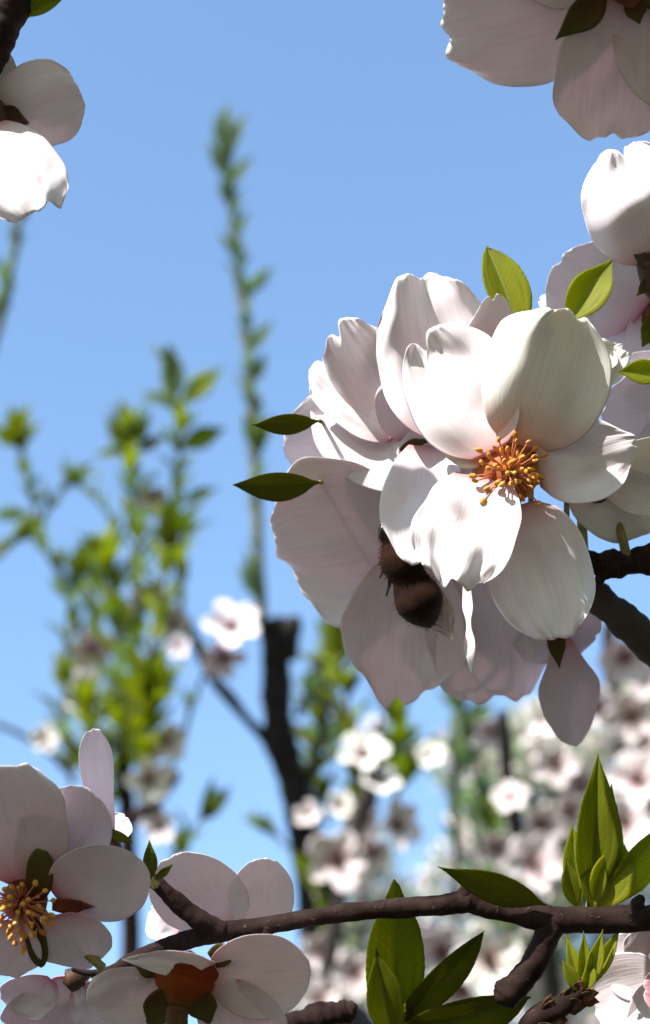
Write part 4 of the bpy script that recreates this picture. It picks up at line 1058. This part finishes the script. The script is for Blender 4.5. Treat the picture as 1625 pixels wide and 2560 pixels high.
add_tube(limb, 'branch', [(706, 1640, 0, 36), (722, 1580, 6, 34), (742, 1545, 8, 16)], 'bark_dark', 12, 6, 0.12, 33)
add_tube(limb, 'branch', [(745, 2000, 0, 22), (790, 1900, 10, 12), (810, 1800, 14, 11), (812, 1700, 14, 10), (826, 1600, 14, 8)], 'bark_grey', 12, 6, 0.12, 34)

FB = 'out of focus blossoms in the background'
fb = [
    ('blurred white blossom beside the dark pruned limb, brightest against the sky', 1.30, (576, 1575), 160, (0.15, 0.80, 1), 'petal', 1),
    ('shaded grey blossom just under the white sky blossom by the limb', 1.34, (560, 1640), 120, (-0.2, -0.5, 1), 'petal_mauve', 61),
    ('blurred cream blossom under the olive leaves right of the dark limb', 1.35, (905, 1895), 150, (0.1, 1.05, 0.8), 'petal_cream', 2),
    ('small blurred cream blossom right of the olive leaves', 1.5, (1075, 1892), 84, (0.1, 0.85, 1), 'petal_cream', 3),
    ('blurred pinkish white blossom with dark centre just above the bottom branch', 1.30, (842, 2150), 165, (-0.1, 0.13, 1), 'petal_blush', 4),
    ('blurred pale pink blossom seen from the side right of the dark centred one', 1.35, (985, 2065), 150, (0.6, 0.33, 0.7), 'petal_blush', 5),
    ('tiny bright blurred blossom touching the dark limb', 1.6, (768, 2040), 76, (-0.1, 0.75, 1), 'petal_blush', 6),
    ('blurred cream blossom between the tiny bright one and the brown twigs', 1.6, (850, 2020), 90, (0.2, 0.63, 0.8), 'petal_cream', 7),
    ('round blurred pink white blossom below the hanging grey petal', 1.30, (1388, 1912), 124, (0.0, 0.23, 1), 'petal_blush', 8),
    ('small blurred white blossom left of the round pink white one', 1.4, (1278, 2000), 96, (-0.2, 0.75, 1), 'petal_blush', 9),
    ('blurred cream pink blossom below the brown spot among the right blossoms', 1.4, (1350, 2060), 130, (0.2, -0.07, 1), 'petal_blush', 10),
    ('blurred white blossom above the long leaf on the branch', 1.35, (1330, 2160), 170, (0.2, 0.33, 1), 'petal_blush', 11),
    ('blurred pink centred blossom at the right edge beside the tall green leaf', 1.30, (1592, 1955), 170, (-0.1, 0.55, 1), 'petal_blush', 12),
    ('blurred grey pink blossom at the right edge under the slanting branch', 1.4, (1580, 1790), 150, (-0.1, -0.07, 1), 'petal_blush', 13),
    ('blurred lilac blossom nearest the slanting grey branch', 1.45, (1560, 1640), 150, (-0.1, -0.32, 1), 'petal_mauve', 14),
    ('blurred grey blossom in the gap below the main cluster', 1.5, (1500, 1770), 120, (-0.3, -0.10, 1), 'petal_mauve', 15),
    ('blurred white blossom between the tall leaf and the pink centred blossom', 1.4, (1560, 2060), 150, (0.0, 0.43, 1), 'petal_blush', 16),
    ('blurred white blossom under the bottom branch right of the broad leaves', 1.30, (1225, 2400), 200, (0.1, 0.33, 1), 'petal_cream', 17),
    ('blurred grey white blossom under the branch between the broad leaves', 1.4, (1100, 2380), 170, (0.1, 0.00, 1), 'petal_mauve', 18),
    ('blurred pale blossom under the branch left of the broad leaves', 1.4, (890, 2430), 130, (0.0, 0.13, 1), 'petal_blush', 19),
    ('blurred peach blossom in the leafy group above the mauve blossom', 1.4, (372, 1950), 130, (0.2, 0.03, 1), 'petal_cream', 20),
    ('small blurred white blossom low behind the mauve blossom', 1.5, (395, 2070), 100, (0.2, 0.55, 1), 'petal_blush', 21),
    ('small blurred white blossom among the leaves at the left', 1.7, (205, 1755), 90, (0.1, 0.33, 1), 'petal_cream', 22),
    ('blurred white blossom left of the upright narrow petal', 1.6, (112, 1850), 76, (0.1, 0.33, 1), 'petal_cream', 23),
    ('blurred grey blossom beside the twig left of the white sky blossom', 1.5, (448, 1620), 72, (-0.3, 0.30, 1), 'petal_mauve', 24),
    ('blurred white blossom low at the right under the branch end', 1.35, (1450, 2160), 120, (0.0, 0.03, 1), 'petal_blush', 25),
    ('blurred cream blossom behind the tip of the long leaf on the branch', 1.5, (1240, 2120), 110, (0.0, -0.07, 1), 'petal_blush', 26),
    ('shaded lavender blossom high in the leafy group on the left', 1.7, (382, 1245), 92, (0.2, -0.30, 1), 'petal_mauve', 31),
    ('shaded lavender blossom in the middle of the leafy group', 1.7, (372, 1480), 100, (0.1, -0.62, 1), 'petal_mauve', 32),
    ('shaded lilac blossom left of the yellow green shoot', 1.7, (232, 1620), 120, (-0.1, -0.52, 1), 'petal_mauve', 33),
    ('pale lavender blossom right of the yellow green shoot', 1.7, (430, 1560), 100, (0.2, -0.10, 1), 'petal_mauve', 34),
    ('white blossom low in the leafy group above the narrow petal', 1.65, (218, 1712), 84, (0.0, 0.33, 1), 'petal_blush', 35),
    ('tan shaded blossom beside the yellow green leaf fans', 1.6, (420, 1850), 110, (0.2, -0.17, 1), 'petal_cream', 36),
    ('cream blossom leaning over the yellow olive leaf tuft', 1.45, (950, 1960), 110, (0.2, 0.95, 0.8), 'petal_cream', 37),
    ('grey pink blossom behind the brown twig of the middle group', 1.5, (905, 2050), 110, (0.0, -0.17, 1), 'petal_blush', 38),
    ('pale blossom above the round top of the broad leaf', 1.5, (930, 2130), 100, (0.1, -0.17, 1), 'petal_blush', 39),
    ('grey white blossom left of the brown spot on the right', 1.6, (1230, 1830), 100, (-0.1, -0.20, 1), 'petal_mauve', 40),
    ('cream white blossom close under the drooping petals at the right', 1.45, (1355, 1800), 110, (-0.1, 0.53, 1), 'petal_cream', 41),
    ('small pale pink blossom below the round pink white one', 1.5, (1420, 2030), 110, (0.1, -0.07, 1), 'petal_blush', 42),
    ('greyish blossom between the tall leaf and the round pink white one', 1.6, (1450, 1960), 120, (0.1, -0.20, 1), 'petal_mauve', 43),
    ('tall narrow cream blossom just left of the tall green leaves', 1.5, (1400, 2110), 110, (0.5, -0.07, 0.8), 'petal_cream', 44),
    ('pale grey blossom at the right edge over the pink centred one', 1.5, (1610, 1870), 120, (0.0, 0.43, 1), 'petal_blush', 45),
    ('grey pink blossom below the slanting branch near the lilac one', 1.6, (1610, 1700), 110, (0.0, 0.15, 1), 'petal_blush', 46),
    ('dim grey blossom under the branch right of the cream one', 1.5, (1330, 2420), 130, (0.0, -0.52, 1), 'petal_mauve', 47),
    ('dim pinkish blossom under the branch above the broad dark leaf', 1.5, (1150, 2470), 140, (0.0, -0.17, 1), 'petal_blush', 48),
    ('pale blossom just under the branch beside the broad leaf tip', 1.55, (1060, 2330), 110, (0.0, -0.10, 1), 'petal_mauve', 49),
    ('white blossom under the branch above the dark twig end', 1.5, (800, 2380), 120, (0.0, 0.23, 1), 'petal_blush', 50),
    ('blurred pale blossom behind the dark twig at the bottom edge', 1.4, (800, 2500), 120, (0.0, 0.33, 1), 'petal_blush', 27),
]
for lab, d, c, dia, n, mt, sd in fb:
    far_blossom(lab, d, c, dia * 0.92, n, sd * 13, mt, FB)

FT = 'blurred twigs carrying the background blossoms'
def twig(label, d, pts, seed, mat='bark_grey'):
    T = Thing('almond_twig', label, 'twig', (pts[0][0], pts[0][1]), d, FT)
    add_tube(T, 'stem', pts, mat, 10, 6, 0.12, seed)
    return T
twig('blurred brown twig behind the cream and pink background blossoms', 1.45, [(800, 2700, 0, 22), (815, 2450, 0, 20), (850, 2250, 0, 18), (890, 2080, 0, 18), (920, 1980, 0, 20), (935, 1900, 0, 14), (950, 1800, 0, 8)], 51)
twig('blurred dark twig winding through the right background blossoms', 1.45, [(1420, 2700, 0, 26), (1370, 2400, 0, 22), (1330, 2200, 0, 20), (1290, 2060, 0, 20), (1270, 1950, 0, 20), (1262, 1850, 0, 18), (1255, 1780, 0, 14)], 52, 'bark_dark')
twig('blurred dark twig behind the right edge blossoms', 1.5, [(1700, 2300, 0, 26), (1630, 2050, 0, 22), (1560, 1880, 0, 20), (1530, 1700, 0, 20), (1520, 1560, 0, 18)], 53)
twig('thin blurred vertical twig below the gap in the drooping petals', 1.7, [(1140, 2320, 0, 8), (1142, 2150, 0, 8), (1138, 2000, 0, 7), (1130, 1850, 0, 6)], 54)
twig('brown blurred stem at the foot of the leafy group on the left', 1.6, [(330, 2500, 0, 26), (325, 2250, 0, 24), (318, 2050, 0, 22), (310, 1950, 0, 18), (300, 1850, 0, 12)], 55, 'bark')
twig('brown blurred knot under the peach background blossom', 1.5, [(320, 2060, 0, 16), (370, 2020, 0, 18), (430, 1960, 0, 12), (445, 1930, 0, 7)], 56, 'bark')
twig('thin bluish twig crossing the sky above the mauve blossom', 1.8, [(-40, 1800, 0, 7), (40, 1830, 0, 7), (110, 1870, 0, 7), (170, 1930, 0, 7)], 57)

# ------------------------------------------------------------------ far orchard tree at the right
def far_tree(label, d, x, y0, spec, seed):
    """spec: list of (px, py, radius) crown clumps; trunk stands on the ground"""
    rg = random.Random(seed)
    T = Thing('almond_tree', label, 'tree', (x, y0), d, None)
    base = at(x, y0, d)
    Rm = cam.matrix_basis.to_3x3()
    def tolocal(wp):
        return Rm.inverted() @ (Vector(wp) - base)
    Rw = cam.rotation_euler.to_matrix()
    inv = Rw.inverted()
    gp = inv @ (Vector((base.x, base.y, -0.05)) - base)
    up = inv @ Vector((0, 0, 1))
    hh = base.z + 0.05
    pts = [(gp.x, gp.y, gp.z, 0.075), *[(gp.x + up.x * hh * k + rg.uniform(-.03, .03), gp.y + up.y * hh * k, gp.z + up.z * hh * k, 0.07 - 0.03 * k) for k in (0.3, 0.6, 0.85)], (0, 0, 0, 0.035)]
    v, f, uv = tube_geo(pts, 12, 5, 0.1, seed)
    link('trunk', make_mesh('trunk', v, f, M['bark_grey'], uv), T.e)
    CV = {'leaf': ([], []), 'blossom': ([], [])}
    for (px, py, rad) in spec:
        c = T.loc(px, py, rg.uniform(-120, 120))
        v, f, uv = tube_geo([(0, 0, 0, 0.03), (c[0] * .5 + rg.uniform(-.05, .05), c[1] * .45, c[2] * .5, 0.02), (c[0], c[1], c[2], 0.008)], 8, 4, 0.1, seed)
        link('limb', make_mesh('limb', v, f, M['bark_grey'], uv), T.e)
        for i in range(330):
            dv = Vector((rg.gauss(0, 1), rg.gauss(0, 1), rg.gauss(0, 1)))
            dv = dv.normalized() * rad * T.k * rg.random()**0.5
            p = np.array(c) + np.array(dv)
            kind = 'leaf' if rg.random() < 0.6 else 'blossom'
            V, Fc = CV[kind]
            m = 1 if kind == 'leaf' else 4
            for j in range(m):
                a = Vector((rg.gauss(0, 1), rg.gauss(0, 1), rg.gauss(0, 1))).normalized()
                s = a.orthogonal().normalized()
                L = rg.uniform(0.045, 0.07) if kind == 'leaf' else 0.028
                wd = 0.012 if kind == 'leaf' else 0.012
                q = len(V)
                a_, s_ = np.array(a), np.array(s)
                nn_ = np.cross(a_, s_) * L * 0.12
                V += [p, p + a_ * L * .5 + s_ * wd + nn_, p + a_ * L, p + a_ * L * .5 - s_ * wd + nn_]
                Fc += [(q, q + 1, q + 2), (q, q + 2, q + 3)]
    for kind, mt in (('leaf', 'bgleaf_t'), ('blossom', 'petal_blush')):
        V, Fc = CV[kind]
        uvs = [(0.5, 0.8)] * len(V)
        o = link('crown' if kind == 'leaf' else 'blossom_crown', make_mesh('crown', V, Fc, M[mt], uvs), T.e)
        o['kind'] = 'stuff'
    return T
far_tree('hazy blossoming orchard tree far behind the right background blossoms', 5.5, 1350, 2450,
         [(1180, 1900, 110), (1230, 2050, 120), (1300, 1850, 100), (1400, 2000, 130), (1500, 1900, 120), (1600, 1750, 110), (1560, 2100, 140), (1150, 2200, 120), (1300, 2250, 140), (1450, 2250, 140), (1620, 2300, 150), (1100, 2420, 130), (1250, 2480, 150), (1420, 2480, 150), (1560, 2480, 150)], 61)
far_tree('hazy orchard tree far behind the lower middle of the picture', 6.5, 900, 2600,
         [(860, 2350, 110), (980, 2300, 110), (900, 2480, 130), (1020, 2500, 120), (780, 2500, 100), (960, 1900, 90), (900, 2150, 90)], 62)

# ------------------------------------------------------------------ unseen trees added behind and beside the viewer to block skylight
def sky_blocking_tree(label, x, y, h, cr, seed):
    rg = random.Random(seed)
    e = bpy.data.objects.new('almond_tree', None)
    COL.objects.link(e)
    e.location = (x, y, 0)
    e['label'] = label; e['category'] = 'tree'; e['group'] = 'unseen trees added round the viewer to block skylight'
    v, f, uv = tube_geo([(0, 0, -0.1, 0.13), (0.02, 0, 0.4, 0.11), (0.0, 0.03, 0.9, 0.10), (0.04, 0, h * 0.5, 0.06), (0, 0, h * 0.85, 0.02)], 12, 4, 0.1, seed)
    link('trunk', make_mesh('trunk', v, f, M['bark_grey'], uv), e)
    V = {'leaf': [], 'blossom': []}
    for i in range(9):
        a = i * 2.4
        t = (math.cos(a) * cr * rg.uniform(.5, .9), math.sin(a) * cr * rg.uniform(.5, .9), h * rg.uniform(.45, .95))
        v, f, uv = tube_geo([(0, 0, 0.8 + i * 0.08, 0.05), (t[0] * .5, t[1] * .5, t[2] * .7, 0.035), (*t, 0.01)], 8, 4, 0.1, seed + i)
        link('limb', make_mesh('limb', v, f, M['bark_grey'], uv), e)
    for i in range(5200):
        d = Vector((rg.gauss(0, 1), rg.gauss(0, 1), rg.gauss(0, 1))).normalized() * (rg.random() ** 0.45)
        p = np.array((d.x * cr, d.y * cr, h * 0.58 + d.z * h * 0.46))
        k = 'leaf' if rg.random() < 0.7 else 'blossom'
        a = Vector((rg.gauss(0, 1), rg.gauss(0, 1), rg.gauss(0, 1))).normalized()
        b = a.orthogonal().normalized()
        a, b = np.array(a), np.array(b)
        L, wd = (rg.uniform(.09, .14), .028) if k == 'leaf' else (.05, .022)
        nn = np.cross(a, b) * L * .15
        V[k] += [p, p + a * L * .5 + b * wd + nn, p + a * L, p + a * L * .5 - b * wd + nn]
    for k, mt in (('leaf', 'bgleaf'), ('blossom', 'petal')):
        n = len(V[k]) // 4
        o = link('crown' if k == 'leaf' else 'blossom_crown', make_mesh('crown', V[k], [(4 * i, 4 * i + 1, 4 * i + 2, 4 * i + 3) for i in range(n)], M[mt], [(0.5, 0.8)] * len(V[k])), e)
        o['kind'] = 'stuff'
for i, (x, y, h, cr) in enumerate(((0.3, -3.0, 4.6, 1.7), (-3.4, -3.4, 4.4, 1.7), (3.6, -2.6, 4.8, 1.8), (2.6, 0.4, 4.2, 1.3), (-6.0, -1.5, 4.5, 1.8), (0.8, -6.5, 5.0, 2.0))):
    sky_blocking_tree(('unseen leafy almond tree added to block sky, nearest behind the viewer', 'unseen leafy almond tree added to block sky behind the viewer on the left', 'unseen leafy almond tree added to block sky behind the viewer on the right', 'unseen slim leafy almond tree added to block sky beside the viewer on the right', 'unseen leafy almond tree added to block sky, farthest left of the viewer', 'unseen tall leafy almond tree added to block sky, farthest behind the viewer')[i], x, y, h, cr, 200 + i)
